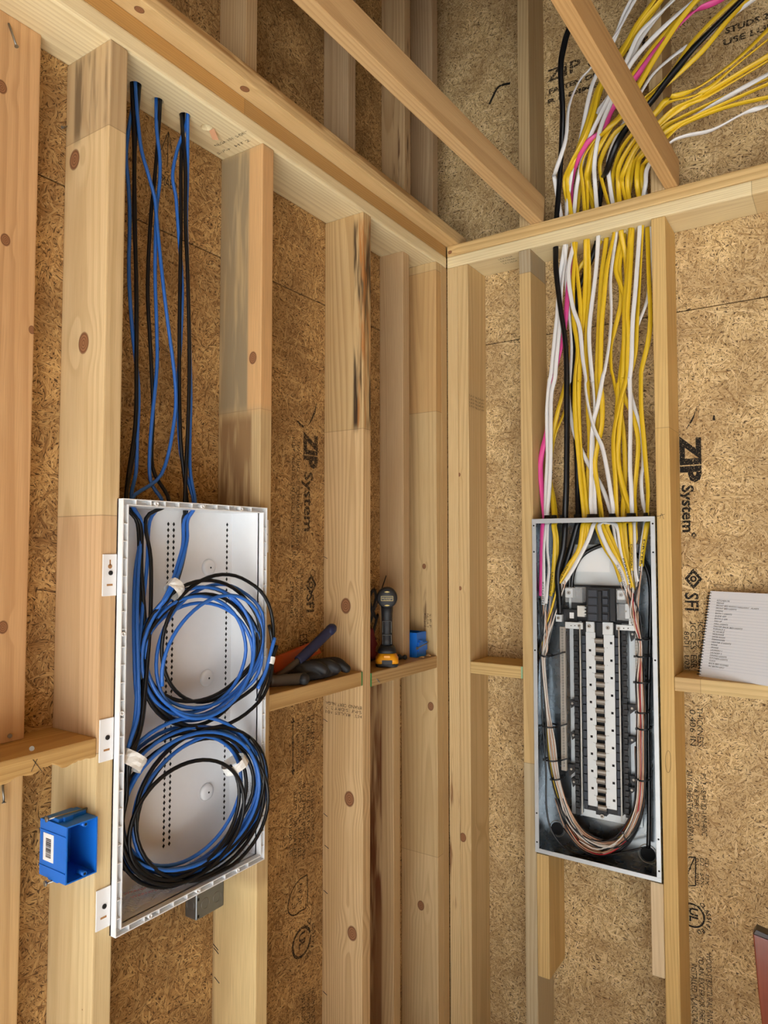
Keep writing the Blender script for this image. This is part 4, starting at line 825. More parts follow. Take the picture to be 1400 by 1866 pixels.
NM = [  # colour, label, hole, attic trace, bay traces, panel trace, depth offset, side the conductors take
 (K_, 'thick black cable at the left edge of the bundle above the panel', 0, [(135, 1060), (152, 700), (140, 420), (160, 280), (190, 180), (260, 40), (330, -60)], [(290, 350), (330, 700), (375, 1000), (392, 1300)], [(395, 300), (395, 700), (390, 1100), (385, 1330)], [(400, 190), (382, 400), (335, 620), (345, 860), (350, 1000)], -.018, None),
 (W_, 'white flat cable farthest left just above the panel', 1, [(105, 1100), (110, 1040), (170, 850), (190, 650), (250, 500), (325, 410), (480, 200), (540, 90), (590, 0), (640, -80)], [(325, 400), (300, 760), (275, 1000), (240, 1350)], [(222, 100), (200, 400), (207, 800), (190, 1100), (182, 1340)], [(222, 190), (206, 400), (206, 650), (204, 910)], .000, 'L'),
 (W_, 'white flat cable second from left just above the panel', 1, [(182, 1130), (250, 900), (310, 600), (355, 460), (470, 230), (520, 100), (580, -20)], [(345, 500), (322, 900), (290, 1250)], [(278, 50), (240, 250), (235, 800), (225, 1100), (205, 1340)], [(238, 190), (238, 400), (252, 580), (236, 760), (222, 900)], -.006, 'L'),
 (P_, 'pink flat cable among the yellow and white ones', 2, [(205, 1130), (230, 1000), (300, 870), (400, 790), (450, 670), (560, 520), (620, 440), (750, 270), (920, 90), (1110, 0), (1250, -70)], [(416, 420), (378, 850), (335, 1100), (272, 1350)], [(250, 60), (210, 500), (150, 780), (135, 950), (155, 1200), (172, 1340)], [(200, 190), (190, 420), (180, 680), (158, 830)], .006, 'L'),
 (W_, 'white flat cable that slips behind the yellow ones left of centre', 1, [(195, 1130), (230, 950), (330, 730), (430, 590), (560, 370), (650, 200), (800, 20), (900, -80)], [(385, 450), (420, 800), (440, 1100), (422, 1400)], [(408, 100), (405, 200), (440, 450), (480, 620), (600, 880), (740, 1120), (825, 1340)], [(840, 190), (880, 420), (950, 600), (985, 720)], .012, 'R'),
 (W_, 'white flat cable crossing in front from upper left to lower right', 3, [(238, 1130), (300, 880), (370, 720), (430, 600), (550, 350), (630, 190), (830, 0), (900, -70)], [(410, 350), (450, 680), (520, 900), (550, 1200), (580, 1400)], [(575, 120), (600, 300), (660, 540), (740, 720), (790, 950), (830, 1200), (855, 1340)], [(710, 190), (790, 400), (900, 580), (965, 770)], -.020, 'R'),
 (Y, 'first yellow flat cable from the left under the top plate', 3, [(165, 1130), (200, 1000), (290, 830), (340, 680), (385, 510), (520, 300), (600, 150), (710, 0), (780, -90)], [(455, 450), (460, 800), (500, 1100), (480, 1300)], [(470, 100), (475, 400), (510, 800), (530, 1050), (565, 1340)], [(560, 190), (530, 400), (430, 560), (325, 740)], -.006, 'L'),
 (Y, 'second yellow flat cable from the left under the top plate', 3, [(180, 1110), (215, 990), (300, 740), (370, 520), (510, 300), (630, 140), (750, 0), (820, -90)], [(500, 400), (530, 750), (525, 1100), (520, 1400)], [(514, 100), (510, 400), (530, 800), (560, 1050), (585, 1340)], [(580, 190), (555, 380), (450, 560), (340, 720)], .004, 'L'),
 (Y, 'third yellow flat cable from the left under the top plate', 4, [(275, 1130), (265, 1000), (330, 870), (420, 780), (505, 700), (620, 500), (700, 360), (800, 200), (960, 0), (1030, -90)], [(580, 400), (560, 750), (532, 1000), (504, 1350)], [(500, 100), (498, 500), (548, 1000), (600, 1340)], [(602, 190), (590, 320), (490, 510), (360, 700)], .010, 'L'),
 (Y, 'fourth yellow flat cable from the left under the top plate', 4, [(300, 1130), (300, 1040), (350, 860), (430, 690), (600, 420), (780, 190), (960, 10), (1040, -70)], [(613, 400), (600, 800), (582, 1100), (590, 1400)], [(597, 100), (605, 400), (620, 700), (602, 1100), (615, 1340)], [(620, 190), (606, 330), (500, 520), (372, 710)], .016, 'L'),
 (K_, 'thick black cable running behind the yellow ones into the panel', 5, [(390, 1110), (420, 1040), (470, 900), (540, 780), (680, 630), (780, 500), (860, 400), (960, 280), (1200, 40), (1300, -60)], [(560, 400), (500, 560), (465, 900), (450, 1350)], [(452, 100), (470, 400), (495, 800), (505, 1200), (500, 1340)], [(510, 190), (450, 400), (380, 650), (350, 860)], .024, None),
 (W_, 'white flat cable bowing left in the middle of the bundle', 6, [(350, 1130), (345, 1000), (370, 830), (420, 680), (560, 400), (700, 230), (880, 60), (960, -10), (1030, -80)], [(680, 350), (625, 800), (615, 1050), (645, 1400)], [(650, 100), (664, 330), (652, 560), (655, 900), (672, 1340)], [(655, 190), (605, 330), (485, 560), (385, 720)], -.004, 'L'),
 (Y, 'fifth yellow flat cable from the left under the top plate', 7, [(315, 1130), (330, 1000), (400, 850), (510, 700), (655, 590), (800, 450), (920, 280), (1050, 140), (1200, 0), (1290, -90)], [(735, 400), (715, 750), (700, 1100), (690, 1400)], [(690, 120), (695, 480), (668, 820), (668, 1000), (705, 1220), (728, 1340)], [(690, 190), (760, 380), (850, 520), (915, 700)], .012, 'R'),
 (Y, 'sixth yellow flat cable from the left, printed along its sheath', 8, [(380, 1050), (400, 930), (470, 810), (560, 740), (680, 600), (830, 470), (1000, 310), (1150, 130), (1270, 0), (1360, -90)], [(790, 300), (755, 650), (735, 900), (725, 1250)], [(722, 60), (740, 250), (740, 500), (690, 750), (672, 920), (702, 1150), (742, 1340)], [(740, 190), (830, 390), (910, 560), (975, 730)], -.010, 'R'),
 (W_, 'white flat cable hanging right of centre that swings left lower down', 8, [(440, 1130), (430, 980), (470, 850), (520, 750), (640, 540), (720, 430), (880, 300), (1000, 240), (1150, 120), (1310, 0), (1420, -80)], [(825, 400), (830, 750), (810, 1050), (770, 1300)], [(748, 40), (700, 300), (655, 480), (640, 650), (635, 1000), (645, 1340)], [(870, 190), (910, 400), (970, 600), (1000, 720)], -.014, 'R'),
 (Y, 'seventh yellow flat cable from the left under the top plate', 9, [(455, 1130), (490, 950), (570, 820), (710, 690), (790, 600), (960, 540), (1200, 370), (1400, 180), (1480, 100)], [(872, 300), (920, 480), (962, 640), (955, 1000), (915, 1400)], [(898, 120), (890, 300), (870, 600), (880, 900), (920, 1080), (1005, 1340)], [(780, 190), (880, 420), (960, 620), (1012, 740)], .004, 'R'),
 (Y, 'eighth yellow flat cable from the left under the top plate', 10, [(490, 1130), (500, 1000), (590, 850), (720, 690), (800, 620), (1000, 560), (1200, 400), (1400, 240), (1480, 170)], [(970, 200), (985, 500), (962, 750), (950, 1050), (925, 1400)], [(925, 120), (915, 400), (900, 640), (905, 880), (940, 1150), (1000, 1340)], [(930, 190), (950, 400), (995, 600), (1010, 700)], .014, 'R'),
 (Y, 'ninth yellow flat cable from the left under the top plate', 11, [(515, 1130), (520, 1050), (600, 890), (745, 740), (850, 650), (1000, 580), (1250, 430), (1400, 340), (1490, 280)], [(985, 350), (960, 650), (960, 900), (950, 1250), (935, 1400)], [(938, 60), (930, 300), (905, 600), (895, 850), (960, 1150), (1035, 1340)], [(1000, 190), (1012, 400), (1010, 600)], -.006, 'R'),
 (Y, 'tenth yellow flat cable, crossing in front right of centre', 11, [(545, 1130), (560, 1000), (610, 890), (750, 750), (870, 660), (1020, 590), (1250, 460), (1400, 370), (1490, 310)], [(1015, 400), (992, 750), (1002, 950), (992, 1250)], [(985, 30), (920, 260), (860, 550), (850, 750), (870, 1050), (888, 1340)], [(900, 190), (930, 420), (985, 640), (1015, 760)], -.016, 'R'),
 (Y, 'eleventh yellow flat cable, bowing far left below the plate', 9, [(560, 1130), (580, 1010), (630, 930), (760, 780), (900, 700), (1200, 560), (1400, 480), (1490, 440)], [(910, 300), (930, 620), (870, 900), (827, 1080), (830, 1300)], [(845, 20), (880, 200), (930, 420), (960, 700), (965, 1000), (940, 1340)], [(940, 190), (960, 420), (1000, 640), (1020, 780)], .016, 'R'),
 (W_, 'white flat cable hanging straight, third from the right stud', 12, [(655, 1130), (672, 1010), (800, 880), (900, 825), (1060, 790), (1250, 690), (1400, 640), (1500, 610)], [(1070, 500), (1040, 850), (1030, 1200), (1012, 1400)], [(1012, 60), (1020, 400), (1015, 900), (1025, 1100), (1040, 1330)], [(1030, 190), (1035, 400), (1040, 600), (1060, 700)], -.018, 'R'),
 (Y, 'twelfth yellow flat cable from the left under the top plate', 12, [(605, 1130), (610, 1000), (640, 940), (780, 800), (1000, 690), (1400, 510), (1490, 470)], [(1112, 400), (1085, 800), (1065, 1150), (1000, 1400)], [(955, 150), (960, 230), (1040, 420), (1095, 650), (1080, 950), (1056, 1200), (1060, 1340)], [(1040, 190), (1045, 300), (1030, 350)], .008, 'R'),
 (Y, 'rightmost yellow flat cable beside the right stud, printed along its sheath', 13, [(630, 1130), (640, 1010), (670, 970), (790, 830), (900, 750), (1150, 650), (1400, 590), (1490, 560)], [(1200, 400), (1215, 800), (1190, 1050), (1130, 1300)], [(1122, 60), (1125, 350), (1150, 650), (1170, 900), (1190, 1150), (1186, 1340)], [(1145, 190), (1115, 400), (1095, 560)], -.008, 'R'),
 (W_, 'white flat cable that starts against the right stud and loops left', 13, [(650, 1110), (700, 950), (820, 800), (1000, 680), (1150, 590), (1400, 450), (1490, 400)], [(1222, 250), (1190, 600), (1100, 850), (1045, 980), (985, 1250)], [(985, 40), (1040, 280), (1100, 480), (1140, 700), (1142, 900), (1125, 1050), (1140, 1250), (1165, 1340)], [(1130, 190), (1100, 380), (1085, 640)], .012, 'R'),
 (Y, 'yellow flat cable emerging behind the left black cable, upper of the two', 2, [(260, 1100), (280, 950), (330, 800), (385, 540), (530, 310), (640, 150), (760, -10), (820, -90)], [(440, 400), (440, 800), (420, 1200)], [(365, 150), (300, 400), (255, 620), (218, 1000), (252, 1230), (258, 1340)], [(295, 190), (312, 330), (298, 560), (268, 830)], .022, 'L'),
 (Y, 'yellow flat cable emerging behind the left black cable, lower of the two', 5, [(310, 1120), (330, 900), (420, 790), (520, 690), (640, 480), (740, 310), (860, 130), (980, -20), (1040, -90)], [(470, 400), (460, 800), (440, 1250)], [(420, 150), (362, 400), (268, 640), (228, 1000), (264, 1230), (270, 1340)], [(305, 190), (326, 330), (312, 560), (280, 800)], .030, 'L'),
]
WIRES = {'L': [], 'R': []}
MATC = {Y: M_YEL, W_: M_WHT, K_: M_BLK, P_: M_PNK}
cable_objs = []
for i, (colr, lab_, hi, at, ba, bb_, pa, dy, side) in enumerate(NM):
    hx, hy = HX[hi]; rr = random.Random(100 + i)
    nth = sum(1 for q in NM[:i] if q[2] == hi); off = (-0.004, 0.004, 0.0)[nth % 3]; offy = (0.0, 0.004, -0.005)[nth % 3]
    hole = V((hx + off * 0.8, hy + offy, H))
    lay = (i % 5 - 2) * 0.007
    ap = []
    for k, (px, py) in enumerate(UA(at)):
        yv = hole.y * (1 - min(1, k / 1.6)) + (-0.028 + lay) * min(1, k / 1.6)
        p = on_y(px, max(py, -400), yv)
        if k == 0 and p.z < H + 2 * T + 0.006: p.z = H + 2 * T + 0.012
        if 0.690 < p.x < 0.75: p.z = max(p.z, 2.872)
        ap.append(p)
    ybay = min(max(0.048 + dy, 0.016), 0.115)
    bp = [on_y(px, py, ybay) for px, py in BA(ba) + BB(bb_)[:-1]]
    last = BB(bb_)[-1]; en = on_y(last[0], last[1], 0.040); en.y = 0.040 + dy * 0.35; en.z = PZ1 + 0.016
    pp = [on_y(px, py, 0.032 + dy * 0.55 - (0.006 if side else 0)) for px, py in PA(pa)]
    pp = [V((min(max(p.x, PX0 + 0.012), PX1 - 0.012), p.y, p.z)) for p in pp]
    path = list(reversed(ap)) + [V((hole.x, hole.y, H + T)), V((hole.x, hole.y, H - 0.006))] + bp + [en, V((en.x * 0.6 + pp[0].x * 0.4, en.y, PZ1 - 0.012))] + pp
    sp = spline(path, 5)
    ph = rr.uniform(0, 6.28); fr = rr.uniform(7, 13)
    def flat(tt, ph=ph, fr=fr, i=i): an = 0.5 * math.sin(tt * fr + ph) + 0.35 * math.sin(tt * fr * 2.3 + i); return V((math.cos(an), math.sin(an), 0.12))
    rad = {Y: (0.0072, 0.0031), W_: (0.0065, 0.0031), P_: (0.0084, 0.0034), K_: (0.0092, 0.0064)}[colr]
    root = empty({Y: 'yellow_cable', W_: 'white_cable', K_: 'black_cable', P_: 'pink_cable'}[colr], tuple(hole), lab_, 'cable', 'house wiring cables running into the breaker panel')
    MB().tube(sp, rad, 10, flat=flat).build('sheath', MATC[colr], root)
    cable_objs.append((root, sp, rad, flat, colr))
    if side: WIRES[side].append((root, path[-1], i))
# sheath print on a few yellow cables (small dark dashes along the sheath)
# ---- conductors: each cable's wires run down the gutter and loop along the bottom of the panel
LEFT = [(992, 1178), (990, 1205), (997, 1290), (1004, 1350), (1010, 1400), (1020, 1445), (1036, 1488), (1060, 1520), (1092, 1536), (1122, 1534), (1146, 1512), (1162, 1475), (1167, 1425), (1167, 1360), (1168, 1300)]
RIGHT = [(1158, 1120), (1167, 1165), (1169, 1195), (1168, 1240), (1170, 1290), (1170, 1350), (1170, 1420), (1166, 1470), (1152, 1512), (1128, 1540), (1096, 1552), (1062, 1536), (1036, 1500), (1020, 1455)]
rw = random.Random(77)
for side, base in (('L', LEFT), ('R', RIGHT)):
    for j, (root, e, i) in enumerate(WIRES[side]):
        mats = [M_WW, M_WB, M_COP] if i % 9 else [M_WW, M_WW, M_WB, M_WR, M_COP]
        if side == 'L' and j == 3: mats = mats + [M_YEL]
        for mi, mt in enumerate(mats):
            ox = rw.uniform(-9, 8); oy = rw.uniform(-0.014, 0.016); bt = rw.uniform(-7, 9)
            stop = len(base) - (rw.randint(0, 2) if mi else rw.randint(3, 6))
            pts = []
            for k, (px, py) in enumerate(base[:stop]):
                sp_ = 0.45 if k in (1, 2) else 1.0
                wx = ox * sp_ + rw.uniform(-1.2, 1.2); wy = (bt if 6 <= k <= 12 else 0)
                yv = 0.034 + oy * sp_
                p = on_y(px + wx, py + wy, yv)
                p.x = min(max(p.x, PX0 + 0.006), PX1 - 0.006); p.z = max(p.z, PZ0 + 0.010); pts.append(p)
            r_ = {id(M_YEL): 0.0036}.get(id(mt), 0.0020)
            MB().tube(spline([e + V((0, 0, 0.012)), e + V((rw.uniform(-.002, .002), 0, -0.012))] + pts, 4), r_, 6).build('conductor', mt, root)
# black service cable arching over the main breaker and one down each gutter
M_SVC = plastic('service_cable', (16, 16, 18), 0.32)
sv = MB().tube(spline([on_y(px, py, 0.056) for px, py in ((1043, 1085), (1043, 1060), (1048, 1035), (1062, 1012), (1085, 998), (1110, 992), (1140, 998), (1165, 1015), (1180, 1040), (1186, 1080), (1185, 1160), (1182, 1300), (1183, 1420), (1183, 1500), (1182, 1545))], 6), 0.0062, 10).build('service_cable', M_SVC, None, tuple(on_y(1043, 1085, 0.056)))
tag(sv, 'thick black service cable arching over the main breaker and down the right gutter', 'cable')
sv2 = MB().tube(spline([on_y(px, py, 0.030) for px, py in ((984, 1090), (986, 1180), (988, 1290), (995, 1400), (996, 1470), (1005, 1512), (1030, 1545), (1070, 1560), (1120, 1556), (1172, 1545))], 6), 0.0030, 8).build('ground_wire', M_SVC, None, tuple(on_y(984, 1090, 0.03)))
tag(sv2, 'single black wire looping around the bottom left of the panel', 'wire')
# cable ties
def tie(px0, py0, px1, py1, lab_, y=0.012, tail=None):
    a = on_y(px0, py0, y); b = on_y(px1, py1, y); c = (a + b) / 2; d = (b - a); hl = d.length / 2; ux = d.normalized(); uz = V((0, 1, 0))
    pts = [c + ux * hl * math.cos(q) + uz * 0.026 * (0.6 + math.sin(q)) for q in (k * math.pi / 10 for k in range(20))]
    root = empty('cable_tie', tuple(c), lab_, 'cable tie', 'black cable ties in the breaker panel')
    MB().tube(pts, (0.0026, 0.0009), 6, flat=V((0, 0, 1)), closed=True).build('strap', M_BLKP, root)
    MB().cbox(a + V((-0.001, -0.001, 0)), (0.0055, 0.005, 0.006)).build('tie_head', M_BLKP, root)
    if tail: MB().tube([b, on_y(*tail, y)], (0.0022, 0.0008), 6, flat=V((0, 0, 1))).build('tail', M_BLKP, root)
tie(986, 1195, 1004, 1196, 'top cable tie on the left wire bundle in the panel', tail=(1031, 1188))
tie(985, 1322, 1012, 1326, 'second cable tie down on the left wire bundle in the panel', tail=(1034, 1319))
tie(992, 1384, 1018, 1387, 'third cable tie down on the left wire bundle in the panel', tail=(1036, 1382))
tie(1005, 1420, 1025, 1419, 'lowest cable tie on the left wire bundle in the panel')
for k, (x0, x1, yy) in enumerate(((1161, 1182, 1165), (1158, 1182, 1196), (1157, 1184, 1243), (1160, 1182, 1298), (1161, 1186, 1328), (1161, 1184, 1421))):
    tie(x0, yy, x1, yy + 1, ('topmost', 'second', 'third', 'fourth', 'fifth', 'lowest')[k] + ' cable tie down the right wire bundle in the panel')
tie(1136, 1517, 1146, 1534, 'cable tie on the wires at the bottom of the panel')

# ------------------------------------------------------------------ cordless impact driver on the block by the corner
M_TOOLB = plastic('black_rubber', (30, 32, 36), 0.55, var=0.2)
M_TOOLY = plastic('yellow_tool_plastic', (236, 160, 16), 0.42, var=0.1)
M_TOOLG = plastic('grey_trim', (120, 122, 120), 0.5)
M_GOLD = plastic('gold_print', (208, 186, 110), 0.5)
fz = V((-0.55, 0.835, 0)).normalized(); rz_ = V((fz.y, -fz.x, 0))
base = V((-0.0335, -0.3185, 1.4047))
MD = Matrix(((rz_.x, fz.x, 0, base.x), (rz_.y, fz.y, 0, base.y), (0, 0, 1, base.z), (0, 0, 0, 1)))   # local x right, y away from viewer, z up
dr = empty('cordless_drill', tuple(base), 'black and yellow cordless impact driver standing on the block in the corner bay', 'drill')
def loft(mb, secs, n=20, pw=3.0):
    """stack of superellipse sections (z, cx, cy, half x, half y)"""
    vs = []
    for z, cx, cy, a, b in secs:
        for k in range(n):
            q = 2 * math.pi * k / n; c_, s_ = math.cos(q), math.sin(q)
            vs.append(V((cx + a * math.copysign(abs(c_) ** (2 / pw), c_), cy + b * math.copysign(abs(s_) ** (2 / pw), s_), z)))
    fs = [(j * n + k, j * n + (k + 1) % n, (j + 1) * n + (k + 1) % n, (j + 1) * n + k) for j in range(len(secs) - 1) for k in range(n)]
    mb.add(vs, fs, True); return mb.add(vs, [tuple(range(n - 1, -1, -1)), tuple(range((len(secs) - 1) * n, len(secs) * n))], False)
bt = loft(MB(MD), [(0.0, 0, 0, .031, .041), (.003, 0, 0, .0335, .043), (.010, 0, 0, .0335, .043)], 28, 5).build('battery_base', M_TOOLB, dr)
bt = loft(MB(MD), [(.0101, 0, 0, .0338, .0432), (.021, 0, 0, .0338, .0432), (.027, 0, 0, .030, .040), (.039, 0, 0, .024, .035)], 28, 5).build('battery', M_TOOLY, dr)
MB(MD).box((-0.015, -0.0445, 0.008), (0.015, -0.0425, 0.021)).build('fuel_gauge', M_TOOLB, bt, bevel=0.001)
MB(MD).box((-0.009, -0.040, 0.026), (0.009, -0.036, 0.034)).build('release_button', M_TOOLY, bt, bevel=0.001)
loft(MB(MD), [(.0392, 0, 0, .028, .040), (.050, 0, .002, .025, .036), (.060, 0, .004, .0175, .026)], 24, 3).build('foot', M_TOOLB, dr)
loft(MB(MD), [(.060, 0, .004, .0165, .024), (.075, 0, .006, .0150, .020), (.110, 0, .008, .0152, .0205), (.150, 0, .008, .0165, .022), (.178, 0, .008, .0185, .026)], 24, 2.6).build('handle', M_TOOLB, dr)
for z0_, z1_ in ((0.064, 0.090), (0.097, 0.130)):
    MB(MD).tube([V((x, -0.0165 - 0.002 * (1 - abs(x) / .012), z)) for x, z in ((-.0125, z0_), (-.0125, z1_), (.0125, z1_), (.0125, z0_))], 0.0009, 6).build('grip_trim', M_TOOLG, dr)
hd = MB(MD).lathe((0, -0.036, 0.199), (0, 1, 0), [(.010, 0), (.026, 0.0005), (.0290, .004), (.0305, .012), (.0305, .045), (.029, .068), (.022, .082), (.0125, .092), (.0115, .106), (.008, .109)], 28, (1, 0, 0)).build('motor_housing', M_TOOLB, dr)
MB(MD).cyl((0, 0.0725, 0.199), (0, 0.088, 0.199), 0.0055, 10).build('chuck', M_STEEL, dr)
MB(MD).box((-0.017, -0.0378, 0.1915), (0.017, -0.0362, 0.2040)).build('badge', M_BLKP, hd)
fr = MB(MD)
for a, b in (((-0.0178, -0.0384, 0.1907), (0.0178, -0.0376, 0.1920)), ((-0.0178, -0.0384, 0.2035), (0.0178, -0.0376, 0.2048)), ((-0.0178, -0.0384, 0.1907), (-0.0166, -0.0376, 0.2048)), ((0.0166, -0.0384, 0.1907), (0.0178, -0.0376, 0.2048))): fr.box(a, b)
fr.build('badge_frame', M_GOLD, hd)['kind'] = 'stuff'
for z in (0.2165, 0.1775): MB(MD).prism([V((-.0085, -.0362, z)), V((-.002, -.0364, z + .0022)), V((.002, -.0364, z + .0022)), V((.0085, -.0362, z)), V((.002, -.0364, z - .0022)), V((-.002, -.0364, z - .0022))], V((0, -0.0004, 0))).build('emblem', M_GOLD, hd)
def text_m(name, s, mat, parent, M, o, size, width=None, shear=0):
    t3 = M.to_3x3(); return text(name, s, mat, parent, M @ V(o), t3 @ V((1, 0, 0)), t3 @ V((0, 0, 1)), size, 0.0003, shear, 0, width)
text_m('badge_print', 'BRUSHLESS', M_GOLD, hd, MD, (-0.0145, -0.0379, 0.1968), 0.0052, 0.029)
text_m('badge_print', '20V MAX XR', M_GOLD, hd, MD, (-0.010, -0.0379, 0.1930), 0.0034, 0.020)
# ------------------------------------------------------------------ tools piled on the block between the third and fourth studs
ZB = 1.4146
M_BLUH = plastic('navy_grip', (34, 42, 82), 0.5, var=0.3, scale=120)
M_OLD = plastic('worn_steel', (88, 78, 68), 0.5, 0.5, var=0.35, scale=50)
M_ORG = plastic('orange_paint', (206, 88, 30), 0.45, var=0.2)
M_GLV = plastic('black_glove_rubber', (22, 22, 25), 0.6, var=0.3, scale=60)
pl = empty('cable_cutters', (-0.055, -0.68, ZB), 'cable cutters with a long dark blue grip leaning on the stud', 'cable cutters')
tip = V((-0.060, -0.5500, 1.5320)); mid = V((-0.050, -0.6900, 1.4700)); jaw = V((-0.045, -0.8050, 1.4260))
MB().tube(spline([mid - V((0, 0.012, 0.006)), mid + (tip - mid) * 0.3, mid + (tip - mid) * 0.7, tip], 6), (0.0150, 0.0095), 14, flat=V((0, -0.4, 0.9))).lathe(tip, tip - mid, [(0.0100, -0.024), (0.0145, -0.010), (0.0140, 0.002), (0.0095, 0.010), (0.001, 0.0135)], 16).build('grip', M_BLUH, pl)
MB().tube(spline([mid, mid + (jaw - mid) * 0.4 + V((0.003, 0, 0.004)), jaw], 5), (0.0090, 0.0055), 12, flat=V((0, -0.4, 0.9))).build('jaw_arm', M_OLD, pl)
MB().tube(spline([V((-0.040, -0.8150, ZB + 0.020)), V((-0.025, -0.7750, ZB + 0.0185)), V((-0.012, -0.7200, ZB + 0.0150))], 5), (0.0150, 0.0085), 12, flat=V((0.2, 0, 1))).build('lower_arm', M_OLD, pl)
og = empty('torpedo_level', (-0.105, -0.67, ZB), 'orange tool with two round holes behind the black glove', 'level')
a0 = V((-0.0900, -0.7400, ZB + 0.024)); dirv = V((-0.012, 0.200, 0.024)); upd = V((-0.10, -0.26, 0.96)).normalized() * 0.036
MB().prism([a0, a0 + dirv, a0 + dirv + upd * 0.65 + V((0, -0.008, 0)), a0 + dirv * 0.96 + upd, a0 + upd], V((-0.012, 0, 0))).build('body', M_ORG, og, bevel=0.002)
for f in (0.66, 0.90):
    c_ = a0 + dirv * f + upd * 0.56 + V((0.0006, 0, 0)); ex = dirv.normalized(); ey_ = upd.normalized()
    MB().tube([c_ + ex * 0.010 * math.cos(q) + ey_ * 0.010 * math.sin(q) for q in (k * math.pi / 10 for k in range(20))], 0.0014, 6, closed=True).build('vial_ring', M_GOLD, og)
    MB().prism([c_ + ex * 0.0095 * math.cos(q) + ey_ * 0.0095 * math.sin(q) for q in (k * math.pi / 10 for k in range(20))], V((0.0006, 0, 0))).build('vial_window', plastic('dark_vial_%d' % int(f * 100), (70, 62, 30), 0.3), og)
def blob(name, chains, mat, org, voxel=0.0024, smooth=6):
    """one continuous surface grown over overlapping rounded limbs: chains of (point, radius)"""
    m = MB()
    for ch in chains:
        P = spline([c for c, r in ch], 5); R_ = []
        for k in range(len(P)):
            f = k / (len(P) - 1) * (len(ch) - 1); i = min(int(f), len(ch) - 2); R_.append(ch[i][1] * (1 - f + i) + ch[i + 1][1] * (f - i))
        for p, r in zip(P, R_):
            m.lathe(p - V((0, 0, r)), (0, 0, 1), [(r * 0.02, 0), (r * 0.72, r * 0.3), (r, r), (r * 0.72, r * 1.7), (r * 0.02, 2 * r)], 10)
    o = m.build(name, mat, None, org)
    md = o.modifiers.new('remesh', 'REMESH'); md.mode = 'VOXEL'; md.voxel_size = voxel
    ms = o.modifiers.new('smooth', 'SMOOTH'); ms.iterations = smooth; ms.factor = 0.6
    bpy.context.view_layer.update()
    me = bpy.data.meshes.new_from_object(o.evaluated_get(bpy.context.evaluated_depsgraph_get())); o.modifiers.clear(); o.data = me
    for p in me.polygons: p.use_smooth = True
    return o
g = lambda x, y, z: V((x, y, ZB + z))
glove = blob('work_glove', [
    [(g(-.050, -.700, .024), .022), (g(-.050, -.640, .026), .024), (g(-.052, -.590, .024), .021)],
    [(g(-.046, -.690, .034), .017), (g(-.020, -.665, .036), .0145), (g(-.004, -.652, .026), .0125)],
    [(g(-.046, -.650, .034), .017), (g(-.018, -.622, .036), .0145), (g(.000, -.606, .024), .0130)],
    [(g(-.048, -.600, .032), .016), (g(-.024, -.574, .034), .0140), (g(-.006, -.556, .016), .0120)],
    [(g(-.044, -.720, .018), .016), (g(-.020, -.722, .016), .0155), (g(-.006, -.730, .0155), .0150)],
    [(g(-.030, -.690, .014), .013), (g(-.018, -.640, .014), .013), (g(-.018, -.590, .014), .012)],
    [(g(-.090, -.650, .020), .018), (g(-.085, -.700, .018), .016)]], M_GLV, (-0.05, -0.65, ZB))
tag(glove, 'crumpled black rubber work glove on the block right of the white enclosure', 'glove')
MB().tube(spline([g(-.06, -.575, .020), g(-.045, -.552, .012), g(-.030, -.535, .0022), g(-.022, -.522, .0020)], 5), 0.0016, 7).build('loose_cord', M_BLKP, glove)  # separate black cord lying beside the glove, only parented to it
# ------------------------------------------------------------------ dark strap and red pouch tucked behind the fourth stud
ZC = 1.4047
rp = blob('red_pouch', [[(V((-.116, -.285, ZC + .018)), .017), (V((-.118, -.277, ZC + .055)), .016), (V((-.118, -.282, ZC + .090)), .012)], [(V((-.116, -.265, ZC + .015)), .014), (V((-.118, -.265, ZC + .05)), .013)]], plastic('dark_red_cloth', (120, 26, 30), 0.7), (-0.116, -0.32, ZC)); tag(rp, 'dark red pouch mostly hidden behind the stud beside the drill', 'pouch')
stp = MB().tube(spline([V((-.122, y_ + 0.040, ZC + z_)) for y_, z_ in ((-.330, .105), (-.305, .14), (-.322, .19), (-.296, .215), (-.286, .19), (-.300, .15), (-.282, .125), (-.276, .135), (-.300, .08), (-.288, .06))], 6), (0.006, 0.003), 8, flat=V((0, 1, 0.3))).build('black_strap', M_TOOLB, None, (-.12, -.3, ZC + .06)); tag(stp, 'tangled black strap behind the stud next to the drill head', 'strap')
zt = MB().tube([on_x(683, 1112, -0.098), on_x(693, 1082, -0.096), on_x(704, 1049, -0.094)], (0.0026, 0.001), 8, flat=V((0, 1, 0))).build('zip_tie', M_BLKP, None, tuple(on_x(683, 1112, -0.098))); tag(zt, 'loose black zip tie sticking up above the drill', 'zip tie')
clipo = blob('black_clip', [[(V((-0.050, -0.200, ZC + .011)) + V((0, -0.025, 0)), .0095), (V((-0.035, -0.215, ZC + .010)), .0085)]], M_TOOLB, (-0.045, -0.22, ZC)); tag(clipo, 'small black plastic clip on the block between drill and blue box', 'clip')
for k, (x, y) in enumerate(((-0.022, -0.150), (-0.020, -0.112), (-0.030, -0.098))):
    s_ = MB().tube(spline([V((x, y, ZC + .0018)), V((x + .006, y + .006, ZC + .0042)), V((x + .012, y + .004, ZC + .0018))], 4), (0.004, 0.0006), 6, flat=V((0, 1, 0.4))).build('wood_shaving', plastic('shaving_%d' % k, (222, 186, 130), 0.7), None, (x, y, ZC)); tag(s_, ('curl of pale wood shaving left of the blue box', 'curl of pale wood shaving in front of the blue box', 'curl of pale wood shaving at the corner stud')[k], 'wood shaving', 'shavings on the block')
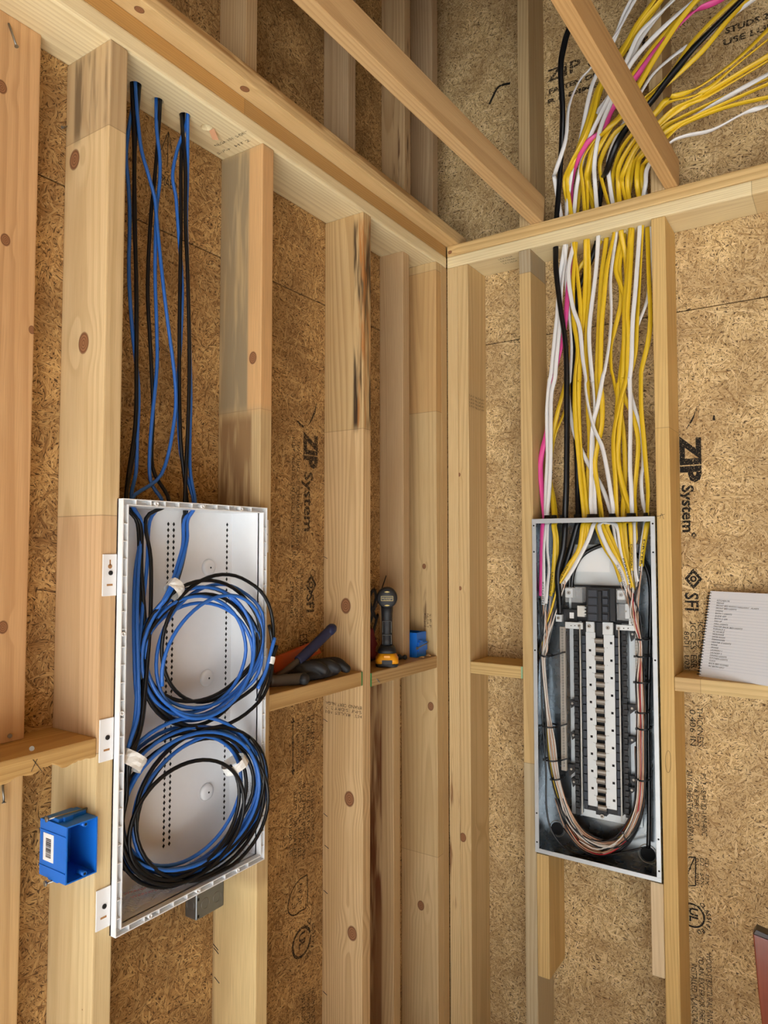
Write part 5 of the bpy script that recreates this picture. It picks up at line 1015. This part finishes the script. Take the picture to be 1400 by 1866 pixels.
# ------------------------------------------------------------------ notebook leaning on the block of the right wall
M_PAGE = plastic('notebook_paper', (222, 226, 232), 0.7, var=0.03); M_RULE = plastic('ruled_line', (176, 188, 204), 0.8); M_CARD = plastic('cardboard_back', (120, 96, 70), 0.8)
A = on_z(1274, 1232, 1.3962); B = on_z(1400, 1250, 1.3962); TL = on_y(1299, 1077, 0.118)
ex = (B - A).normalized(); ey = TL - A; ey = (ey - ex * ey.dot(ex)).normalized(); en_ = ex.cross(ey)
MN = Matrix(((ex.x, ey.x, en_.x, A.x), (ex.y, ey.y, en_.y, A.y), (ex.z, ey.z, en_.z, A.z), (0, 0, 0, 1)))   # x along the page, y up the page, z out of the page
nb = empty('notebook', tuple(A), 'white ruled spiral notebook with a handwritten list leaning on the block at right', 'notebook')
PH = (TL - A).dot(ey); PW = 0.200; sh = (TL - A).dot(ex) / PH
MB(MN).box((0, 0, -0.006), (PW, PH, -0.0005)).build('page_block', M_PAGE, nb); MB(MN).box((0, 0, -0.0085), (PW, PH, -0.0065)).build('back_cover', M_CARD, nb)
rl = MB(MN)
for k in range(25): rl.box((0.006, PH - 0.022 - 0.0082 * k, -0.0005), (PW - 0.002, PH - 0.0216 - 0.0082 * k, -0.0003))
rl.build('ruled_lines', M_RULE, nb)['kind'] = 'stuff'
rg = MB(MN)
for k in range(30):
    y = 0.006 + (PH - 0.012) * k / 29
    rg.tube([V((-0.001 + 0.0058 * math.cos(q), y, -0.0042 + 0.0058 * math.sin(q))) for q in (j * math.pi / 6 for j in range(12))], 0.0011, 5, closed=True)
rg.build('spiral_binding', M_BLKP, nb)['kind'] = 'stuff'
LINES = ['KITCHEN MI', 'FRIDGE', 'FRONT BED ROOM / HALLWAY   ALARM', 'FRONT BED LIGHTS', 'DINING', 'BATH 1 LIGHTS', 'SLIDE GFI', 'BATH 2 GFI', 'FAN UP', 'HALL LIGHTS', 'MASTER BACK BED LIGHTS', 'FURNACE 2', 'AC SOURCE', 'MICROWAVE', 'DRYER ROOM', 'DISHWASHER', 'HEATER 2 LIGHTS', 'RANGE', 'GRANGE', 'LAUNDRY 1', 'LAUNDRY 2', 'DINING LIGHTS', 'KITCHEN LIGHTS', 'CLOCK', 'BACK BED SCONES', 'AC BATH GFCI']
for k, s_ in enumerate(LINES):
    text('handwritten_line', s_, M_PEN, nb, MN @ V((0.022 - 0.0000 * k, PH - 0.0285 - 0.0074 * k, -0.0003)), ex - ey * 0.02, ey, 0.0062, 0.0004, 0.25, 0, 0.0036 * len(s_))
# ------------------------------------------------------------------ varnished wooden leg at the lower right edge
n = NT('varnished_wood'); o_ = n.obj(); n.done(n.mix(n.noise(n.vmath('MULTIPLY', o_, (1, 1, 0.05)), 120, 3), lin((96, 40, 24)), lin((150, 74, 46))), 0.22, 0, 0.6); M_VARN = n.mat
M_DKV = plastic('dark_cap', (44, 28, 24), 0.3)
wl_ = empty('wooden_leg', (0.95, -0.12, 0.0), 'reddish brown varnished wooden leg with a dark top at the lower right edge', 'wooden leg')
MB().prism([V((x, -0.105, z)) for x, z in ((0.8935, 0.8245), (0.8965, 0.775), (0.9020, 0.690), (0.9095, 0.604), (0.925, 0.40), (0.950, 0.0), (1.000, 0.0), (0.980, 0.40), (0.958, 0.604), (0.945, 0.720), (0.938, 0.818))], V((0, -0.028, 0))).build('leg', M_VARN, wl_, bevel=0.003)
MB().prism([V((x, -0.103, z)) for x, z in ((0.8930, 0.8250), (0.9385, 0.8190), (0.9385, 0.8290), (0.9, 0.8375))], V((0, -0.032, 0))).build('cap', M_DKV, wl_, bevel=0.002)

# ------------------------------------------------------------------ print on the sheathing and the lumber
def r_text(s, pxb, pxt, py0, py1, par, mat=None, bold=0.0):
    """reads downwards on the right wall sheathing"""
    a = on_y(pxb, py0, DP); b = on_y(pxt, py0, DP); c = on_y(pxb, py1, DP)
    return text('printed_lettering', s, mat or M_INK, par, (a.x, DP, a.z), (0, 0, -1), (1, 0, 0), (b.x - a.x) / 0.70, 0.0005, 0, bold, a.z - c.z)
def l_text(s, pxb, pxt, py0, py1, par, mat=None, bold=0.0):
    a = on_x(pxb, py0, -DP); b = on_x(pxt, py0, -DP); c = on_x(pxb, py1, -DP)
    return text('printed_lettering', s, mat or M_INKF, par, (-DP, a.y, a.z), (0, 0, -1), (0, 1, 0), (b.y - a.y) / 0.70, 0.0005, 0, bold, a.z - c.z)
def ring_mark(c, u, v, r0, r1, par, mat, a0=0, a1=360, n=28):
    m = MB(); c = V(c); u = V(u); v = V(v); vs = []
    for k in range(n + 1):
        q = math.radians(a0 + (a1 - a0) * k / n); d = u * math.cos(q) + v * math.sin(q); vs += [c + d * r0, c + d * r1]
    m.add(vs, [(2 * k, 2 * k + 1, 2 * k + 3, 2 * k + 2) for k in range(n)]); return m.build('printed_mark', mat, par)
def poly_mark(pts, par, mat): return MB().add(pts, [tuple(range(len(pts)))]).build('printed_mark', mat, par)
PR = osbR[1]
r_text('ZIP', 1241, 1276, 800, 880, PR, bold=0.004); r_text('System', 1243, 1264, 884, 970, PR, bold=0.0012)
r_text('SFI', 1249, 1273, 1079, 1112, PR, bold=0.001); r_text('ICC-ES  ESR', 1272, 1282, 1132, 1218, PR); r_text('ICC-ES  ESR', 1258, 1269, 1134, 1218, PR); r_text('8001  1/03', 1247, 1256, 1150, 1218, PR)
r_text('THICKNESS', 1270, 1281, 1288, 1360, PR); r_text('0.406 IN', 1257, 1268, 1292, 1358, PR)
r_text('PS 2-18 HUD-UM-40C', 1277, 1287, 1408, 1522, PR); r_text('7/16 PERF CAT', 1265, 1273, 1420, 1506, PR); r_text('24/16 SHEATHING SPAN', 1252, 1262, 1402, 1532, PR)
for k, s in enumerate(('CD - 12X', 'D2 - 54X', 'DS - 2010')): r_text(s, 1285 - 9 * k, 1292 - 9 * k, 1562, 1612, PR)
r_text('WOOD STRUCTURAL PANEL', 1287, 1297, 1735, 1868, PR); r_text('TO AN EXTERIOR FIRE R', 1273, 1283, 1740, 1868, PR); r_text('INSTALLED IN ACCORD', 1260, 1270, 1754, 1868, PR)
r_text('UL', 1257, 1272, 1652, 1678, PR, bold=0.001)
yp = DP - 0.0005
c = on_y(1262, 1668, yp); s_ = 0.00142
ring_mark(c, (1, 0, 0), (0, 0, 1), 0.029, 0.034, PR, M_INK)
for k, ch in enumerate('CLASSIFIED'):
    q = math.radians(62 - 13.5 * k); d = V((math.cos(q), 0, math.sin(q))); tng = V((math.sin(q), 0, -math.cos(q)))
    text('printed_lettering', ch, M_INK, PR, c + d * 0.039, tng, d, 0.016, 0.0, 0, 0.0004)
for r0 in (0.0, ):
    c = on_y(1264, 1055, yp); D = lambda a, b: c + V((a * s_, 0, b * s_))
    for sc, m_ in ((1.0, M_INK),):
        o_ = [(-17, 0), (0, 21), (17, 0), (0, -21)]; i_ = [(-10, 0), (0, 13), (10, 0), (0, -13)]
        MB().add([D(*p) for p in o_] + [D(*p) for p in i_], [(k, (k + 1) % 4, 4 + (k + 1) % 4, 4 + k) for k in range(4)]).build('printed_mark', m_, PR)
    ring_mark(c, (1, 0, 0), (0, 0, 1), 0.004, 0.009, PR, M_INK); ring_mark(on_y(1266, 1041, yp), (1, 0, 0), (0, 0, 1), 0.006, 0.0075, PR, M_INK)
ring_mark(on_y(1265, 975, yp), (1, 0, 0), (0, 0, 1), 0.003, 0.007, PR, M_INK)
poly_mark([on_y(px, py, yp) for px, py in ((1271, 738), (1268, 752), (1262, 768), (1249, 785), (1257, 770), (1265, 755))], PR, M_INK)
poly_mark([on_y(px, py, yp) for px, py in ((1300, 757), (1303, 757), (1304, 766), (1299, 766))], PR, M_INK)
for a, b in (((1255, 1562), (1268, 1562)), ((1268, 1562), (1268, 1614)), ((1255, 1614), (1268, 1614)), ((1255, 1588), (1266, 1563))):
    p, q = on_y(*a, yp), on_y(*b, yp); d = (q - p).normalized(); nn = V((-d.z, 0, d.x)) * 0.0016; poly_mark([p + nn, q + nn, q - nn, p - nn], PR, M_INK)
PL = osbL[0]
l_text('ZIP', 555, 578, 790, 852, PL, bold=0.004); l_text('System', 555, 570, 858, 968, PL, bold=0.001)
l_text('SPACING OF EQUALLER EDGES', 541, 546.5, 803, 996, PL); l_text('SHEET TREATED ON EDGE AT SURFACE', 532, 537.5, 790, 998, PL); l_text('EDGES', 533, 538.5, 1004, 1034, PL)
l_text('SFI', 559, 572, 1083, 1116, PL, bold=0.001); l_text('CERTIFIED SOURCING', 547, 552.5, 1036, 1137, PL); l_text('WWW.SFIPROGRAM', 538.5, 543.5, 1050, 1129, PL); l_text('SFI-00043', 529, 535, 1060, 1126, PL)
l_text('ICC-ES', 570, 577, 1131, 1155, PL); l_text('ICC-ES', 562, 568, 1133, 1156, PL); l_text('ESR', 546, 560, 1156, 1180, PL)
l_text('THICKNESS', 566, 573, 1300, 1376, PL); l_text('0.406 IN', 558, 564.5, 1306, 1376, PL); l_text('STRENGTH AXIS', 548, 554, 1306, 1392, PL); l_text('THIS DIRECTION', 540, 545.5, 1309, 1402, PL)
for k, (s, x, y0_, y1_) in enumerate((('PS 2-18 HUD-UM-40C', 567, 1424, 1540), ('7/16 PERF CAT', 559, 1436, 1540), ('24/16 SHEATHING SPAN', 551.5, 1424, 1566), ('EXPOSURE 1 PANEL', 544, 1424, 1566), ('SIZED FOR SPACING', 535.5, 1440, 1572), ('VERTICAL USE', 527, 1478, 1562))): l_text(s, x, x + 6, y0_, y1_, PL)
for k, s in enumerate(('WOOD STRUCT', 'TO AN EXTER', 'INSTALLED')): l_text(s, 568 - 9 * k, 574 - 9 * k, 1800 + 6 * k, 1868, PL)
xp = -DP + 0.0005
ar = [on_x(*p, xp) for p in ((534, 1317), (534, 1403))]
poly_mark([ar[0] + V((0, -.002, 0)), ar[0] + V((0, .002, 0)), ar[1] + V((0, .002, 0)), ar[1] + V((0, -.002, 0))], PL, M_INKF)
for p, s in ((ar[0], 1), (ar[1], -1)): poly_mark([p + V((0, -.009, 0)), p + V((0, 0, .014 * s)), p + V((0, .009, 0))], PL, M_INKF)
c = on_x(550, 1717, xp); ring_mark(c, (0, 1, 0), (0, 0, 1), 0.033, 0.040, PL, M_INKF); l_text('UL', 545, 556, 1702, 1732, PL, bold=0.001)
for k, ch in enumerate('CLASSIFIED'):
    q = math.radians(62 - 13.5 * k); d = V((0, math.cos(q), math.sin(q))); tng = V((0, math.sin(q), -math.cos(q))); text('printed_lettering', ch, M_INKF, PL, c + d * 0.046, tng, d, 0.018, 0.0, 0, 0.0004)
pts = [on_x(px, py, xp) for px, py in ((560, 1594), (545, 1604), (532, 1625), (525, 1650), (527, 1664), (536, 1668), (548, 1660), (560, 1648))]
MB().tube(spline(pts + [pts[0]], 4), (0.0016, 0.0002), 6, flat=V((0, 1, 1))).build('printed_mark', M_INKF, PL); l_text('DP 20', 543, 550, 1612, 1650, PL); l_text('S 10', 532, 538, 1634, 1658, PL)
c = on_x(567, 1066, xp)
o_ = [(-.024, 0), (0, .030), (.024, 0), (0, -.030)]; MB().add([c + V((0, a, b)) for a, b in o_] + [c + V((0, a * .62, b * .62)) for a, b in o_], [(k, (k + 1) % 4, 4 + (k + 1) % 4, 4 + k) for k in range(4)]).build('printed_mark', M_INKF, PL)
ring_mark(c, (0, 1, 0), (0, 0, 1), 0.005, 0.010, PL, M_INKF); ring_mark(on_x(570, 1045, xp), (0, 1, 0), (0, 0, 1), 0.009, 0.011, PL, M_INKF)
poly_mark([on_x(px, py, xp) for px, py in ((578, 729), (575, 752), (569, 766), (560, 778), (567, 764), (573, 748))], PL, M_INKF)
poly_mark([on_x(px, py, xp) for px, py in ((539, 764), (547, 777), (554, 780), (554, 776), (546, 770))], PL, M_INKF)
# marker word and arrow in the tall bay
a = on_x(292, 334, xp); text('marker_word', 'MAED', M_PEN, PL, (-DP, a.y, a.z), (0, 1, 0.0), (0, 0, 1), 0.030, 0.0006, 0.1, 0, 0.046)
for p, q in (((305, 304), (307, 240)), ((307, 240), (293, 275)), ((307, 240), (313, 272))):
    p, q = on_x(*p, xp), on_x(*q, xp); MB().tube([p, q], 0.0007, 5).build('marker_line', M_PEN, PL)
# upper sheet print on the right wall
PU = osbR[10]; PU2 = osbR[11]
for s, px, py, h, par, wd in (('ZIP System', 998, 150, 0.058, PU, 0.36), ('FASTEN ONLY OF', 1000, 172, 0.022, PU, 0.26), ('R 8 DIMER', 998, 190, 0.02, PU, 0.20), ('STUDS 24 OC OR LESS', 1322, 62, 0.024, PU2, 0.30), ('USE LUMBER 31', 1318, 84, 0.024, PU2, 0.24)):
    a = on_y(px, py, DP); text('printed_lettering', s, M_INKF, par, (a.x, DP, a.z), (1, 0, 0), (0, 0, 1), h, 0.0005, 0, 0.001, wd)
for s, px, py in (('(', 962, 160),):
    a = on_y(900, 160, DP); MB().tube(spline([on_y(*p, yp) for p in ((930, 152), (915, 155), (905, 163), (892, 190))], 4), (0.004, 0.0003), 6, flat=V((1, 0, 0))).build('printed_mark', M_INK, PU)
# grade stamps on lumber
def stamp(s, o, ux, uy, size, width, par): return text('grade_stamp', s, M_INKF, par, o, ux, uy, size, 0.0006, 0, 0, width)
a = on_y(660, 1285, L4); b = on_y(594, 1285, L4)
for k, s in enumerate(('BRAND CERT NLGA', 'S-P-F  S-DRY 2  2', 'HT  RULES 101')): stamp(s, (a.x, L4, a.z - 0.012 * k - 0.004), (-1, 0, 0), (0, 0, -1), 0.012, a.x - b.x, wl)
for k, s in enumerate(('S-P-F  HT 2', 'NLGA 101  S-DRY')):
    p = on_z(398 + 3 * k, 284 - 10 * k, H); stamp(s, (p.x + 0.004, p.y - 0.004 - 0.012 * k, H), (1, 0, 0), (0, -1, 0), 0.012, 0.105, wl)
a = on_y(868, 724, 0.0); p = on_x(855, 722, 0.0784)
for k in range(4): stamp('S-P-F NLGA HT', (0.0784, p.y, p.z - 0.0115 * k), (0, 1, 0), (0, 0, 1), 0.010, 0.115, wr)
a = on_y(783, 1118, -0.0765)
for k, s in enumerate(('S-P-F', 'NLGA 2', 'KD-HT')): stamp(s, (a.x - 0.010 * k, -0.0765, a.z), (0, 0, -1), (1, 0, 0), 0.010, 0.045, wl)
# R plate underside stamp
p = on_z(918, 480, H)
for k in range(3): stamp('S-P-F NLGA', (p.x - 0.002 + 0.0, 0.03 + 0.02 * k, H), (1, 0, 0), (0, -1, 0), 0.014, 0.05, wr)
# pencil marks
for pts in ([(1194, 941), (1202, 940), (1212, 937)], [(1203, 945), (1206, 936), (1210, 946)]): MB().tube(spline([on_y(px, py, -0.0003) for px, py in pts], 4), 0.0005, 5).build('pencil_mark', M_PEN, wr)
MB().tube(spline([on_y(1218 + 5 * math.cos(q), 1388 + 20 * math.sin(q), -0.0003) for q in (k * math.pi / 8 for k in range(17))], 3), 0.0004, 5).build('pencil_mark', M_PEN, wr)
for p, q in (((60, 1384), (76, 1405)), ((68, 1383), (57, 1406))): MB().tube([on_x(*p, 0.0003), on_x(*q, 0.0003)], 0.0005, 5).build('pencil_mark', M_PEN, wl)
# nails and staples left in the lumber
def nail(a, b, r=0.0016, head=0.0032, par=wl):
    a = V(a); b = V(b); d = (b - a).normalized(); MB().cyl(a, b, r, 8).cyl(b, b + d * 0.0012, head, 10).build('nail', M_STEEL, par)
xf = -DP + 0.038
nail(on_x(16, 43, xf + 0.001), on_x(30, 84, xf + 0.020), 0.0019, 0.0036); nail(on_x(17, 1340, xf), on_x(18, 1341, xf + 0.004), 0.0018, 0.0038)
nail(on_x(5, 1430, xf + 0.003), on_x(7, 1462, xf + 0.008), 0.0019, 0.0036)
nail(on_x(58, 1364, 0.0), on_x(58, 1364, 0.003), 0.003, 0.004)
nail(on_y(122, 230, L2) , on_y(114, 232, L2 - 0.012), 0.0016, 0.003)
for px, py in ((590, 1482), (592, 1540), (590, 1622), (589, 1806), (590, 1310), (590, 1014)):
    p = on_y(px, py, L4); MB().cyl(p + V((0.0, -0.0004, 0)), p + V((0.014, -0.0006, -0.006)), 0.0008, 6).build('staple_leg', M_DKSCREW, wl)
for px, py in ((389, 1720), (390, 1727), (391, 1780)):
    p = on_y(px, py, L3); MB().cyl(p + V((0.0, -0.0004, 0)), p + V((0.016, -0.0006, -0.009)), 0.0008, 6).build('staple_leg', M_DKSCREW, wl)
for px, py in ((686, 1237), (689, 1241)): p = on_x(px, py, 0.0); MB().cyl(p, p + V((0.004, 0.004, -0.004)), 0.0014, 8).build('nail', M_STEEL, wl)
# chip of wood under the empty hole of the left plate
p = holesL[3]; MB().add([V((p.x - 0.004, p.y + 0.012, H - 0.0006)), V((p.x + 0.014, p.y + 0.010, H - 0.002)), V((p.x + 0.004, p.y + 0.034, H - 0.014)), V((p.x - 0.012, p.y + 0.030, H - 0.010))], [(0, 1, 2, 3)]).build('wood_splinter', plastic('fresh_splinter', (226, 170, 130), 0.7), wl)
p = holesL[3]; MB().cyl((p.x, p.y, H + 0.019), (p.x, p.y, H + 0.0195), 0.0124, 20).build('hole_bottom', plastic('drilled_wood', (120, 106, 88), 0.8), wl)
# handwritten circuit names on the sheaths inside the panel
for idx, s in ((1, 'KITCHEN'), (5, 'AL VERIFIED MAIN'), (6, 'DEN PLUG'), (17, 'DISPOSAL'), (14, 'MARVIN'), (23, 'PRIME'), (22, 'DRYER'), (24, 'LAUNDRY')):
    root, sp, rad, fl, colr = cable_objs[idx]; e = sp[-1]; k = len(sp) - 1
    while k > 0 and (sp[k] - e).length < 0.065: k -= 1
    a = sp[k]; d = (e - a); d.y *= 1.0; L_ = d.length; d.normalize(); nrm = V((0, -1, 0)); up_ = nrm.cross(d).normalized()
    text('handwritten_name', s, M_PEN, root, a - up_ * 0.003 + V((0, -rad[0] * 0.75, 0)), d, up_, 0.0085, 0.0, 0, 0, L_ * 0.95)
